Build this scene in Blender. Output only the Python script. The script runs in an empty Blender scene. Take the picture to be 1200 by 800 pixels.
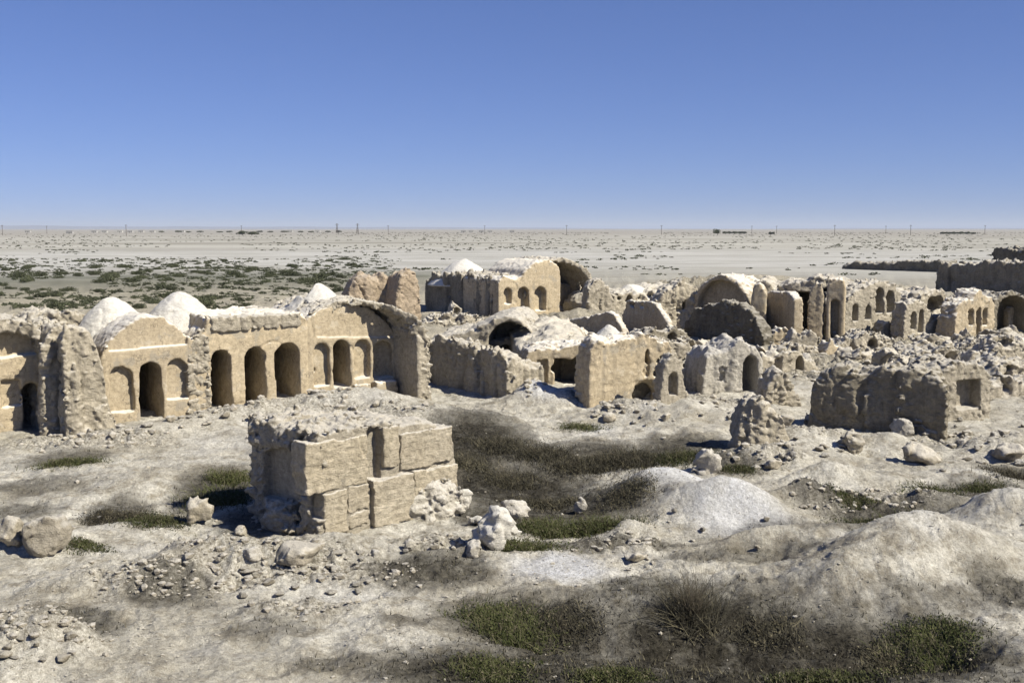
import bpy, math, random
import numpy as np
from mathutils import Vector

SC = bpy.context.scene
COL = SC.collection
random.seed(7)
RNG = np.random.default_rng(11)

# ------------------------------------------------------------------ camera
F = 1250.0            # focal length in photo pixels (photo 1200 x 800)
H = 7.0               # eye height above the plain
PITCH = math.atan(132 / F)
cam = bpy.data.objects.new("camera", bpy.data.cameras.new("camera"))
COL.objects.link(cam)
cam.data.sensor_width = 36.0
cam.data.lens = 36.0 * F / 1200.0
cam.data.clip_start = 0.1
cam.data.clip_end = 90000
cam.location = (0, 0, H)
cam.rotation_euler = (math.pi / 2 - PITCH, 0, 0)
SC.camera = cam

# ------------------------------------------------------------------ light
SUN_AZ = math.radians(118)      # clockwise from +Y (the view direction)
SUN_EL = math.radians(42)
sd = Vector((math.sin(SUN_AZ) * math.cos(SUN_EL), math.cos(SUN_AZ) * math.cos(SUN_EL), math.sin(SUN_EL)))
sun = bpy.data.objects.new("sun", bpy.data.lights.new("sun", 'SUN'))
COL.objects.link(sun)
sun.data.energy = 5.0
sun.data.angle = math.radians(0.5)
sun.data.color = (1.0, 0.945, 0.82)
sun.rotation_euler = (-sd).to_track_quat('-Z', 'Y').to_euler()

W = bpy.data.worlds.new("World")
SC.world = W
W.use_nodes = True
nt = W.node_tree
nt.nodes.clear()
wo = nt.nodes.new("ShaderNodeOutputWorld")
bg = nt.nodes.new("ShaderNodeBackground")
sky = nt.nodes.new("ShaderNodeTexSky")
sky.sky_type = 'NISHITA'
sky.sun_disc = False
sky.sun_elevation = SUN_EL
sky.sun_rotation = SUN_AZ
sky.altitude = 3000
sky.air_density = 1.0
sky.dust_density = 0.0
sky.ozone_density = 2.0
tint = nt.nodes.new("ShaderNodeMix")          # clear dry air of a slightly violet blue
tint.data_type = 'RGBA'; tint.blend_type = 'MULTIPLY'
tint.inputs[0].default_value = 1.0
tint.inputs[7].default_value = (0.98, 1.25, 2.15, 1)
gam = nt.nodes.new("ShaderNodeGamma")           # a flatter, hazier dome
gam.inputs['Gamma'].default_value = 0.72
bg.inputs['Strength'].default_value = 0.05
nt.links.new(sky.outputs[0], gam.inputs[0])
nt.links.new(gam.outputs[0], tint.inputs[6])
nt.links.new(tint.outputs[2], bg.inputs['Color'])
nt.links.new(bg.outputs[0], wo.inputs['Surface'])

SC.view_settings.view_transform = 'Standard'
SC.view_settings.look = 'None'
SC.view_settings.exposure = 0.60
SC.view_settings.gamma = 1.0
SC.cycles.max_bounces = 4
SC.cycles.diffuse_bounces = 1

# ------------------------------------------------------------------ noise
_T = RNG.random((64, 64, 64)).astype(np.float32)
_TF = _T.ravel()


def vnoise(x, y, z):
    x = np.asarray(x, np.float32); y = np.asarray(y, np.float32); z = np.asarray(z, np.float32)
    x, y, z = np.broadcast_arrays(x, y, z)
    ix = np.floor(x).astype(np.int32); iy = np.floor(y).astype(np.int32); iz = np.floor(z).astype(np.int32)
    fx = x - ix; fy = y - iy; fz = z - iz
    fx = fx * fx * (3 - 2 * fx); fy = fy * fy * (3 - 2 * fy); fz = fz * fz * (3 - 2 * fz)
    x0 = (ix & 63) << 12; x1 = ((ix + 1) & 63) << 12; y0 = (iy & 63) << 6; y1 = ((iy + 1) & 63) << 6; z0 = iz & 63; z1 = (iz + 1) & 63
    gx = 1 - fx
    p = y0 + z0; a = _TF.take(x0 + p) * gx + _TF.take(x1 + p) * fx
    p = y1 + z0; b = _TF.take(x0 + p) * gx + _TF.take(x1 + p) * fx
    p = y0 + z1; c = _TF.take(x0 + p) * gx + _TF.take(x1 + p) * fx
    p = y1 + z1; d = _TF.take(x0 + p) * gx + _TF.take(x1 + p) * fx
    return ((a * (1 - fy) + b * fy) * (1 - fz) + (c * (1 - fy) + d * fy) * fz) * 2 - 1


def fbm(x, y, z, n=3, g=0.5):
    s = 0; a = 1.0; t = 0
    for i in range(n):
        k = 2.03 ** i
        s = s + a * vnoise(x * k + 17.3 * i, y * k + 5.1 * i, z * k + 9.7 * i)
        t += a; a *= g
    return s / t


def sstep(a, b, x):
    t = np.clip((x - a) / (b - a), 0, 1)
    return t * t * (3 - 2 * t)


def smax(a, b, k):
    h = np.clip(0.5 - 0.5 * (b - a) / k, 0, 1)
    return b * (1 - h) + a * h + k * h * (1 - h)


def smin(a, b, k):
    return -smax(-a, -b, k)


# ------------------------------------------------------------------ sight lines of the photograph
_c, _s = math.cos(PITCH), math.sin(PITCH)


def ray(px, py):
    x = (px - 600) / F; v = -(py - 400) / F
    return np.array((x, _c + v * _s, -_s + v * _c))


def at(px, py, z=0.0):
    d = ray(px, py)
    t = (z - H) / d[2]
    return np.array((d[0] * t, d[1] * t, z))


def at_d(px, Y):
    """ground point at distance Y whose column is px"""
    p = at(px, 268 + H * F / Y)
    return np.array((p[0] * Y / p[1], Y, 0.0))


# ------------------------------------------------------------------ terrain
MOUNDS = []      # x, y, sx, sy, rot, h


def mound(px, py, wx, wy, h, rot=0.0):
    """wx, wy: half sizes in metres"""
    p = at(px, py)
    MOUNDS.append((p[0], p[1], wx, wy, math.radians(rot), h))


for m in [
    # foreground right: smooth pale swells
    (1075, 668, 2.1, 1.1, 1.15, 12), (1200, 628, 1.8, 1.2, 1.1, 0), (985, 640, 1.4, 0.6, 0.35, 20), (1000, 690, 1.0, .6, .35, 0),
    (772, 582, 1.5, 1.1, .9, 0), (815, 600, 1.2, .8, .6, 0), (860, 608, 1.1, 0.6, 0.75, 0), (940, 592, 1.1, 0.45, 0.6, 10), (900, 640, 1.0, 0.4, 0.45, 0), (740, 625, .7, .4, .35, 0), (960, 570, .9, .4, .4, 0), (1100, 590, 1.0, .4, .35, 0),
    (1010, 570, 1.6, 0.8, 0.35, 0), (1130, 560, 2.0, 1.0, 0.3, 0),
    # hollows
    (640, 560, 2.6, 3.4, -0.45, 0), (860, 745, 2.4, 1.3, -0.7, 0), (1085, 755, 1.1, 0.7, -0.5, 0), (640, 735, 1.2, 0.8, -0.35, 0),
    (1030, 610, 1.2, 0.8, -0.25, 0), (650, 620, 1.4, 0.7, -0.2, 0),
    # left: low swells and rubble aprons
    (30, 640, 1.4, 0.9, 0.35, 0), (300, 668, 1.7, 0.5, 0.55, 0), (210, 680, 1.3, 0.5, 0.4, 0), (110, 690, 1.2, .5, .3, 0), (160, 575, 1.2, .8, .3, 0), (380, 645, 1.3, 0.5, 0.3, 0),
    (40, 770, 1.1, 0.9, 0.55, 0), (420, 740, 2.0, 1.0, 0.15, 0), (140, 560, 2.5, 2.0, 0.25, 0),
    (330, 492, 3.6, 1.3, 0.75, 34), (450, 483, 1.8, 1.3, 0.55, 20), (170, 512, 1.8, 1.0, 0.3, 30), (395, 515, 2.2, 2.0, 0.6, 0),
    (500, 500, 2.4, 2.0, 0.5, 0), (560, 500, 1.8, 1.2, 0.35, 0),
    # aprons of the middle ruins
    (622, 470, .9, 1.3, 0.75, 0), (660, 474, .8, .8, 0.45, 0), (730, 484, 1.5, 1.0, 0.4, 20), (806, 482, .9, 1.0, 0.4, 0),
    (800, 492, 1.6, 0.9, 0.5, 0), (905, 482, 1.0, 1.0, 0.2, 0), (990, 428, 2.5, 2.0, 0.25, 0),
    (1060, 414, 3.0, 2.5, .25, 0), (1140, 420, 2.5, 2.0, 0.25, 0), (900, 540, 1.6, 0.8, 0.4, 0), (950, 525, 1.6, 1.0, 0.55, 0),
    (1040, 525, 1.0, 1.0, 0.45, 0), (1180, 530, 1.2, 0.8, 0.5, 0), (540, 380, 6.0, 5.0, 0.6, 0), (705, 378, 4.0, 2.2, .9, 0),
    (985, 352, 11.0, 7.0, 2.0, 0), (770, 360, 11.0, 5.0, 1.9, 0), (890, 358, 9, 6, 1.7, 0),
    (540, 340, 8, 7, .7, 0), (1120, 372, 6, 7, 1.0, 0),
]:
    mound(m[0], m[1], m[2], m[3], m[4], m[5])

RUB = []         # rough, clod-strewn ground
for q in [(330, 490, 5.0, 1.6, 30), (430, 500, 3.0, 3.0, 0), (290, 665, 3.0, 0.9, 0), (220, 690, 2.0, 0.8, 0), (40, 765, 1.3, 1.0, 0), (380, 680, 1.8, .9, 0),
          (540, 640, 1.3, 0.8, 0), (830, 475, 1.6, 1.8, 0), (730, 485, 1.6, 1.2, 0), (950, 520, 1.8, 1.2, 0), (650, 470, 1.8, 1.6, 0),
          (950, 430, 5, 6, 0), (1060, 405, 7, 9, 0), (1150, 420, 6, 8, 0), (1000, 349, 18, 10, 0), (770, 362, 12, 8, 0), (1160, 395, 8, 8, 0), (560, 380, 8, 6, 0), (1130, 520, 2.5, 2.0, 0), (880, 545, 2.0, 1.2, 0),
          (100, 520, 2.5, 1.5, 0), (1000, 590, 2.5, 1.2, 0), (780, 370, 9, 9, 0), (720, 640, 1.4, .8, 0), (350, 720, 1.4, .5, 0)]:
    p = at(q[0], q[1]); RUB.append((p[0], p[1], q[2], q[3], math.radians(q[4])))


def blob(x, y, b):
    c, s = math.cos(b[4]), math.sin(b[4])
    dx = x - b[0]; dy = y - b[1]
    u = (dx * c + dy * s) / b[2]; v = (-dx * s + dy * c) / b[3]
    return np.exp(-(u * u + v * v))


def rubble_mask(x, y):
    m = 0
    for b in RUB:
        m = np.maximum(m, blob(x, y, b))
    return sstep(0.25, 0.75, m + 0.35 * fbm(x * .9, y * .9, 3.1, 3))


def T(x, y):
    x = np.asarray(x, float); y = np.asarray(y, float)
    r = np.hypot(x, y)
    z = np.zeros_like(x)
    wx = x + 0.35 * fbm(x * .6, y * .6, 8.2, 3); wy = y + 0.35 * fbm(x * .6, y * .6, 21.4, 3)
    for m in MOUNDS:
        z = z + m[5] * blob(wx, wy, m)
    near = 1 - sstep(110, 200, r)
    sm = salt_mask(x, y)
    amp = near * (0.10 + 0.10 * sstep(50, 70, y)) + 0.02
    z = z + amp * 1.2 * fbm(x * .33, y * .33, 2.2, 3) + near * 0.15 * (0.5 - np.abs(fbm(x * .7, y * 1.0, 6.6, 5, .6)) * 2.4) * (1 - .6 * sm)
    z = z + near * 0.025 * fbm(x * 3.1, y * 3.1, 4.4, 3)
    crumb = sstep(-.05, .35, fbm(x * .45, y * .45, 14.4, 3)) * (1 - .8 * sm)
    z = z + near * crumb * 0.075 * (.6 - 2.2 * np.abs(fbm(x * 2.1, y * 2.1, 24.4, 4, .65)))
    rm = rubble_mask(x, y) * near
    # melted walls: humps and pits of the ruin field
    z = z + near * sstep(47, 60, y) * .42 * (.15 - 1.9 * np.abs(fbm(x * .30, y * .30, 41.4, 4, .55)) + .5 * np.abs(vnoise(x * .16, y * .16, 4.1)))
    big = 1 + sstep(46, 62, y) * 2.6
    n1 = fbm(x * 1.5, y * 1.5, 7.7, 4, .6)
    n2 = vnoise(x * 4.2, y * 4.2, 1.5); n3 = vnoise(x * 8.5, y * 8.5, 9.5)
    z = z + rm * big * (0.19 * (1 - 2.4 * np.abs(n1)) - 0.06 - .055 * (big - 1) + (0.06 * np.maximum(n2, -.2) + 0.035 * np.maximum(n3, 0)) / big ** .7)
    # the viewer stands on a spur of ruined wall
    z = z + 5.2 * np.clip(1 - r / 11.0, 0, 1) ** 1.5 * sstep(12, 9, r)
    return z


def hit(px, py):
    z = 0.0
    for i in range(12):
        p = at(px, py, z)
        z = 0.5 * z + 0.5 * float(T(p[0:1], p[1:2])[0])
    return np.array((p[0], p[1], z))


# ------------------------------------------------------------------ materials
def nodes(name):
    m = bpy.data.materials.new(name)
    m.use_nodes = True
    t = m.node_tree
    t.nodes.clear()
    out = t.nodes.new("ShaderNodeOutputMaterial")
    b = t.nodes.new("ShaderNodeBsdfPrincipled")
    b.inputs['Roughness'].default_value = 0.95
    b.inputs['Specular IOR Level'].default_value = 0.1
    t.links.new(b.outputs[0], out.inputs[0])
    return m, t, b


def N(t, kind, **kw):
    n = t.nodes.new(kind)
    for k, v in kw.items():
        if k in n.inputs:
            n.inputs[k].default_value = v
        else:
            setattr(n, k, v)
    return n


def noise(t, vec, scale, detail=6, rough=.6, lac=2.0):
    n = N(t, "ShaderNodeTexNoise", Scale=scale, Detail=detail, Roughness=rough)
    n.inputs['Lacunarity'].default_value = lac
    t.links.new(vec, n.inputs['Vector'])
    return n.outputs['Fac']


def ramp(t, fac, a, b, va=0.0, vb=1.0):
    n = N(t, "ShaderNodeMapRange")
    n.inputs['From Min'].default_value = a; n.inputs['From Max'].default_value = b
    n.inputs['To Min'].default_value = va; n.inputs['To Max'].default_value = vb
    t.links.new(fac, n.inputs['Value'])
    return n.outputs['Result']


def mix(t, fac, a, b, mode='MIX'):
    n = t.nodes.new("ShaderNodeMix"); n.data_type = 'RGBA'; n.blend_type = mode
    for k, v in ((0, fac), (6, a), (7, b)):
        if isinstance(v, (int, float)):
            n.inputs[k].default_value = v
        elif isinstance(v, tuple):
            n.inputs[k].default_value = (*v, 1)
        else:
            t.links.new(v, n.inputs[k])
    return n.outputs[2]


def mul(t, a, b, op='MULTIPLY'):
    n = t.nodes.new("ShaderNodeMath"); n.operation = op
    for k, v in ((0, a), (1, b)):
        if isinstance(v, (int, float)):
            n.inputs[k].default_value = v
        else:
            t.links.new(v, n.inputs[k])
    return n.outputs[0]


def bump(t, b, hs):
    """hs: list of (height socket, distance)"""
    prev = None
    for h, dist in hs:
        n = N(t, "ShaderNodeBump", Strength=1.0, Distance=dist)
        t.links.new(h, n.inputs['Height'])
        if prev is not None:
            t.links.new(prev, n.inputs['Normal'])
        prev = n.outputs[0]
    t.links.new(prev, b.inputs['Normal'])


def mud(name, c1, c2, dust, dust_amt=0.8, streak=0.35, grain=1.0, spall=0.0):
    m, t, b = nodes(name)
    tc = N(t, "ShaderNodeTexCoord")
    v = tc.outputs['Object']
    oi = N(t, "ShaderNodeObjectInfo")
    n1 = noise(t, v, .9, 7, .62)
    n2 = noise(t, v, 7.0, 8, .72)
    n3 = noise(t, v, 34.0, 4, .6)
    mp = N(t, "ShaderNodeMapping"); mp.inputs['Scale'].default_value = (3.2, 3.2, .33)
    t.links.new(v, mp.inputs['Vector'])
    n4 = noise(t, mp.outputs[0], 1.0, 5, .6)
    mp3 = N(t, "ShaderNodeMapping"); mp3.inputs['Scale'].default_value = (2.6, 2.6, 15.0)
    t.links.new(v, mp3.inputs['Vector'])
    n6 = noise(t, mp3.outputs[0], 1.0, 5, .65)
    col = mix(t, ramp(t, n1, .33, .67), c1, c2)
    col = mix(t, ramp(t, n6, .54, .70, 0, .45 * grain), col, tuple(.62 * q for q in c1))
    col = mix(t, 1.0, col, mix(t, ramp(t, n2, .3, .7), (.66, .65, .62), (1.22, 1.21, 1.18)), 'MULTIPLY')
    col = mix(t, mul(t, ramp(t, n4, .52, .72), streak), col, (.13, .115, .085))
    if spall:          # plaster fallen off in sharp-edged patches, greyer brick below; hairline cracks
        n7 = noise(t, v, 1.15, 9, .62)
        col = mix(t, ramp(t, n7, .575, .60, 0, .75), col, (.31, .275, .215))
        col = mix(t, ramp(t, n7, .40, .38, 0, .35), col, (.52, .465, .37))
        vo = t.nodes.new("ShaderNodeTexVoronoi"); vo.feature = 'DISTANCE_TO_EDGE'; vo.inputs['Scale'].default_value = .8
        wv = N(t, "ShaderNodeVectorMath", operation='ADD'); t.links.new(v, wv.inputs[0])
        nn = N(t, "ShaderNodeTexNoise", Scale=2.5, Detail=4); t.links.new(v, nn.inputs['Vector'])
        t.links.new(nn.outputs['Color'], wv.inputs[1]); t.links.new(wv.outputs[0], vo.inputs['Vector'])
        col = mix(t, ramp(t, vo.outputs['Distance'], .012, .004, 0, .6), col, (.12, .10, .075))
    geo = N(t, "ShaderNodeNewGeometry")
    sx = N(t, "ShaderNodeSeparateXYZ"); t.links.new(geo.outputs['Normal'], sx.inputs[0])
    up = mul(t, ramp(t, sx.outputs['Z'], .38, .85), dust_amt)
    up = mul(t, up, ramp(t, n2, .25, .55, .55, 1.0))
    col = mix(t, up, col, dust)
    col = mix(t, 1.0, col, mix(t, ramp(t, oi.outputs['Random'], 0, 1), (.92, .92, .93), (1.06, 1.05, 1.03)), 'MULTIPLY')
    t.links.new(col, b.inputs['Base Color'])
    bump(t, b, [(n6, .07 * grain), (n2, .10 * grain), (n3, .026 * min(grain * 1.6, 1.2))])
    return m


PLASTER = mud("mud_plaster", (.385, .32, .225), (.455, .385, .28), (.70, .665, .59), .9, .30, .25, 1.0)
EARTH = mud("weathered_mud_brick", (.38, .34, .27), (.50, .45, .365), (.62, .58, .50), .9, .30, .85)
DARK = mud("shade_dark_weathered_mud", (.225, .20, .155), (.34, .305, .24), (.60, .56, .48), .85, .45, 1.0)  # weathered mud, its colour lowered for the shade on sun-averted walls
DARKER = mud("dark_straw_mud", (.13, .118, .095), (.23, .21, .17), (.45, .42, .36), .8, .5, 1.2)  # straw mud, darker still: the round vault end's shade is in its colour
WHITE = mud("white_lime_crust", (.52, .495, .44), (.60, .575, .52), (.66, .64, .59), .7, .05, .5)
PINK = mud("pinkish_mud", (.40, .32, .23), (.46, .375, .28), (.54, .47, .38), .6, .2, .8)
BLOCK = mud("cracked_mud_block", (.42, .365, .275), (.50, .445, .35), (.68, .64, .56), .9, .15, .7)
PALE = mud("pale_clod", (.50, .465, .40), (.60, .565, .50), (.68, .65, .59), .7, .2, 1.0)


def ground_material():
    m, t, b = nodes("desert_soil")
    geo = N(t, "ShaderNodeNewGeometry")
    v = geo.outputs['Position']
    at_ = N(t, "ShaderNodeAttribute", attribute_name="soil")
    sp = N(t, "ShaderNodeSeparateColor"); t.links.new(at_.outputs['Color'], sp.inputs[0])
    n1 = noise(t, v, .28, 8, .62)
    n2 = noise(t, v, 2.2, 8, .7)
    n3 = noise(t, v, 11.0, 6, .7)
    n5 = noise(t, v, 45.0, 3, .6)
    col = mix(t, ramp(t, n1, .32, .60), (.42, .385, .31), (.68, .65, .575))
    n1b = noise(t, v, .75, 7, .66)
    col = mix(t, ramp(t, n2, .48, .66), col, (.34, .305, .24))
    col = mix(t, ramp(t, n1b, .54, .68, 0, .8), col, (.27, .24, .185))
    ln0 = N(t, "ShaderNodeVectorMath", operation='LENGTH'); t.links.new(v, ln0.inputs[0])
    col = mix(t, ramp(t, ln0.outputs['Value'], 44, 64, 0, .85), col, mix(t, ramp(t, n2, .36, .64), (.27, .24, .18), (.45, .41, .325)))
    col = mix(t, mul(t, sp.outputs['Blue'], .7), col, mix(t, ramp(t, n3, .38, .64), (.20, .175, .13), mix(t, ramp(t, ln0.outputs['Value'], 42, 58), (.62, .585, .51), (.44, .40, .32))))
    col = mix(t, sp.outputs['Green'], col, mix(t, ramp(t, n2, .35, .7), (.70, .70, .71), (.58, .57, .55)))
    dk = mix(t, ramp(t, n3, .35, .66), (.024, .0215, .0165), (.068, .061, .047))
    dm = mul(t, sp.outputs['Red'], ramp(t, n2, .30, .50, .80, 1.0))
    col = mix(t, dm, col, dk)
    # fine mottling: pebbles and clods
    col = mix(t, 1.0, col, mix(t, ramp(t, n3, .3, .68), (.62, .61, .585), (1.2, 1.2, 1.19)), 'MULTIPLY')
    nd = mul(t, 1.0, dm, 'SUBTRACT')
    col = mix(t, mul(t, nd, ramp(t, n5, .56, .66, 0, .5)), col, (.24, .215, .17))
    col = mix(t, mul(t, nd, ramp(t, n5, .42, .33, 0, .3)), col, (.66, .64, .58))
    # the far plain: long pale salt bands and greyer scrub bands
    mp = N(t, "ShaderNodeMapping"); mp.inputs['Scale'].default_value = (.0035, .016, 0)
    t.links.new(v, mp.inputs['Vector'])
    nb = noise(t, mp.outputs[0], 1.0, 6, .6)
    mp2 = N(t, "ShaderNodeMapping"); mp2.inputs['Scale'].default_value = (.03, .10, 0)
    t.links.new(v, mp2.inputs['Vector'])
    nc = noise(t, mp2.outputs[0], 1.0, 7, .7)
    far = mix(t, ramp(t, nb, .36, .60), (.265, .25, .21), (.43, .415, .365))
    far = mix(t, ramp(t, nc, .50, .70, 0, .75), far, (.25, .24, .195))
    ln = N(t, "ShaderNodeVectorMath", operation='LENGTH'); t.links.new(v, ln.inputs[0])
    sxy = N(t, "ShaderNodeSeparateXYZ"); t.links.new(v, sxy.inputs[0])
    gz = mul(t, mul(t, ramp(t, sxy.outputs['X'], 4, -14), ramp(t, ln.outputs['Value'], 195, 160)), ramp(t, nc, .36, .56, .55, .95))
    far = mix(t, gz, far, (.135, .14, .105))
    # salt flat just beyond the town, pinkish dry fields in the distance
    far = mix(t, mul(t, ramp(t, ln.outputs['Value'], 165, 215), ramp(t, ln.outputs['Value'], 420, 330, 0, .8)), far, mix(t, ramp(t, nc, .40, .62), (.50, .49, .46), (.33, .32, .28)))
    far = mix(t, ramp(t, ln.outputs['Value'], 700, 1500, 0, .8), far, (.29, .27, .235))
    col = mix(t, ramp(t, ln.outputs['Value'], 95, 165), col, far)
    t.links.new(col, b.inputs['Base Color'])
    bump(t, b, [(n1b, .15), (n2, .12), (n3, .08), (n5, .018)])
    return m


def plain(name, c1, c2, scale=8.0, rough=.9):
    m, t, b = nodes(name)
    tc = N(t, "ShaderNodeTexCoord"); oi = N(t, "ShaderNodeObjectInfo")
    n = noise(t, tc.outputs['Object'], scale, 4, .6)
    col = mix(t, ramp(t, n, .35, .65), c1, c2)
    col = mix(t, 1.0, col, mix(t, oi.outputs['Random'], (.8, .8, .8), (1.15, 1.15, 1.1)), 'MULTIPLY')
    t.links.new(col, b.inputs['Base Color'])
    b.inputs['Roughness'].default_value = rough
    return m


SHRUB = plain("grey_scrub_leaf", (.036, .033, .024), (.075, .068, .050), 5)
GREEN = plain("green_thorn_leaf", (.042, .050, .019), (.085, .090, .038), 5)
FARGREEN = plain("dark_green_leaf", (.048, .055, .033), (.095, .102, .062), 2)
TWIG = plain("dry_twig", (.06, .052, .038), (.13, .11, .08), 9)
DRY = plain("dry_stalk", (.09, .08, .05), (.17, .15, .10), 3)
WOOD = plain("weathered_wood", (.07, .06, .05), (.12, .10, .085), 3)
HUT = plain("pale_render", (.36, .35, .33), (.44, .43, .41), 1)
HILLM = plain("haze_tinted_hill_rock", (.20, .195, .215), (.25, .24, .255), .002)  # greyed mauve: the haze of distance is put into the hill colour
VOID = plain("dark_timber", (.03, .028, .025), (.05, .045, .04), 2)


# ------------------------------------------------------------------ mesh helpers
def mesh_from(name, V, Q, mat, smooth=True, tris=False):
    me = bpy.data.meshes.new(name)
    k = Q.shape[1]
    me.vertices.add(len(V)); me.vertices.foreach_set("co", np.ascontiguousarray(V, np.float32).ravel())
    me.loops.add(Q.size); me.loops.foreach_set("vertex_index", np.ascontiguousarray(Q, np.int32).ravel())
    me.polygons.add(len(Q)); me.polygons.foreach_set("loop_start", np.arange(0, Q.size, k, dtype=np.int32))
    me.polygons.foreach_set("use_smooth", np.full(len(Q), smooth, dtype=bool))
    me.update(calc_edges=True)
    me.materials.append(mat)
    return me


def link(name, me, parent=None, loc=(0, 0, 0), rz=0.0):
    o = bpy.data.objects.new(name, me)
    COL.objects.link(o)
    o.location = loc
    o.rotation_euler = (0, 0, rz)
    if parent is not None:
        o.parent = parent
    return o


def tag(o, label, cat, group=None, kind=None):
    if label: o["label"] = label
    if cat: o["category"] = cat
    if group: o["group"] = group
    if kind: o["kind"] = kind
    return o


def surfnet(D, org, h):
    s = D < 0
    nx, ny, nz = D.shape
    cnt = np.zeros((nx - 1, ny - 1, nz - 1), np.int8)
    for a in (0, 1):
        for b in (0, 1):
            for c in (0, 1):
                cnt += s[a:nx - 1 + a, b:ny - 1 + b, c:nz - 1 + c]
    act = (cnt > 0) & (cnt < 8)
    ci, cj, ck = np.nonzero(act)
    idx = np.full(act.shape, -1, np.int32)
    idx[ci, cj, ck] = np.arange(len(ci))
    acc = np.zeros((len(ci), 3)); n = np.zeros(len(ci))
    cor = [(a, b, c) for a in (0, 1) for b in (0, 1) for c in (0, 1)]
    for p in cor:
        for ax in range(3):
            if p[ax] == 0:
                q = list(p); q[ax] = 1
                d0 = D[ci + p[0], cj + p[1], ck + p[2]]; d1 = D[ci + q[0], cj + q[1], ck + q[2]]
                m = (d0 < 0) != (d1 < 0)
                t = np.where(m, d0 / np.where(m, d0 - d1, 1), 0)
                for k in range(3):
                    acc[:, k] += np.where(m, p[k] + (t if k == ax else 0), 0)
                n += m
    V = (acc / n[:, None] + np.stack((ci, cj, ck), 1)) * h + np.array(org)
    Q = []

    def emit(cross, low, cells):
        i, j, k = np.nonzero(cross)
        q = np.stack([idx[i + a, j + b, k + c] for a, b, c in cells], 1)
        fl = ~low[i, j, k]
        q[fl] = q[fl][:, ::-1]
        Q.append(q)
    a, b = s[:-1, 1:-1, 1:-1], s[1:, 1:-1, 1:-1]
    emit(a != b, a, [(0, 0, 0), (0, 1, 0), (0, 1, 1), (0, 0, 1)])
    a, b = s[1:-1, :-1, 1:-1], s[1:-1, 1:, 1:-1]
    emit(a != b, a, [(0, 0, 0), (0, 0, 1), (1, 0, 1), (1, 0, 0)])
    a, b = s[1:-1, 1:-1, :-1], s[1:-1, 1:-1, 1:]
    emit(a != b, a, [(0, 0, 0), (1, 0, 0), (1, 1, 0), (0, 1, 0)])
    Q = np.concatenate(Q)
    Q = Q[(Q >= 0).all(1)]
    return V, Q


_seed = [0]


def grid_mesh(name, lo, hi, h, base, amps, mat, cut=None):
    """lo, hi: box; base(X,Y,Z) signed distance; amps: (big, small, gully) or a function giving the noise scale;
    cut(X,Y,Z,d): openings carved after weathering."""
    _seed[0] += 1
    o = _seed[0] * 13.7
    lo = np.array(lo, float); hi = np.array(hi, float)
    n = np.maximum(np.ceil((hi - lo) / h).astype(int) + 1, 4)
    ax = [lo[k] + h * np.arange(n[k]) for k in range(3)]
    X, Y, Z = np.meshgrid(*ax, indexing='ij')
    X = X.astype(np.float32); Y = Y.astype(np.float32); Z = Z.astype(np.float32)
    d = base(X, Y, Z).astype(np.float32)
    big, small, gul, mask = amps
    band = np.abs(d) < (big + small * 2.4 + gul + 2.5 * h)
    x, y, z = X[band], Y[band], Z[band]
    k = mask(x, y, z) if mask else 1.0
    nz = 0
    if big: nz = nz + big * fbm(x * .75 + o, y * .75, z * .75, 3)
    if small:
        rg_ = fbm(x * 3.1, y * 3.1 + o, z * 4.6, 4, .68)
        nz = nz + small * (.9 - 3.2 * np.abs(rg_))
        nz = nz + small * 1.0 * fbm(x * 9.3, y * 9.3 + o, z * 13.0, 2, .8)
        # bricks weathered out unevenly, course by course
        row = np.floor(z / .16 + .15 * vnoise(x, y, 2.2)); ph = .5 * (row % 2)
        bi = (np.floor(x / .34 + ph) * 37 + np.floor(y / .34 + ph) * 91 + row * 53 + o).astype(np.int64)
        hb = _T[bi % 64, (bi // 7) % 64, (bi * 13 // 5) % 64]
        nz = nz + small * (hb * 1.1 - .5) * sstep(-.25, .25, vnoise(x * .9 + o, y * .9, z * .9))
        # pits and lost bricks
        pt = fbm(x * 1.9 + 40, y * 1.9, z * 2.4 + o, 2)
        nz = nz + small * 1.8 * np.maximum(pt - .34, 0) * 3
    if gul:
        g = fbm(x * 1.25 + o, y * 1.25, z * .14, 2)
        g2 = np.abs(vnoise(x * 3.1, y * 3.1 + o, z * .3 + .2 * g))
        nz = nz + gul * (.75 - 2.0 * np.sqrt(np.abs(g) + .01) * .9 + .7 * (.4 - g2))
    d[band] += nz * k
    if small:
        cr = fbm(x * .75 + 3 * o, y * .75, z * .40 + o, 2)
        d[band] += .10 * min(small / .06, 1.2) * np.exp(-(cr / .028) ** 2) * sstep(-.2, .2, vnoise(x * .5, y * .5 + o, z * .5))
    if cut is not None:
        d = cut(X, Y, Z, d)
    d[0] = np.maximum(d[0], .01); d[-1] = np.maximum(d[-1], .01)
    d[:, 0] = np.maximum(d[:, 0], .01); d[:, -1] = np.maximum(d[:, -1], .01)
    d[:, :, 0] = np.maximum(d[:, :, 0], .01); d[:, :, -1] = np.maximum(d[:, :, -1], .01)
    V, Q = surfnet(d, lo, h)
    return mesh_from(name, V, Q, mat)


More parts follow.
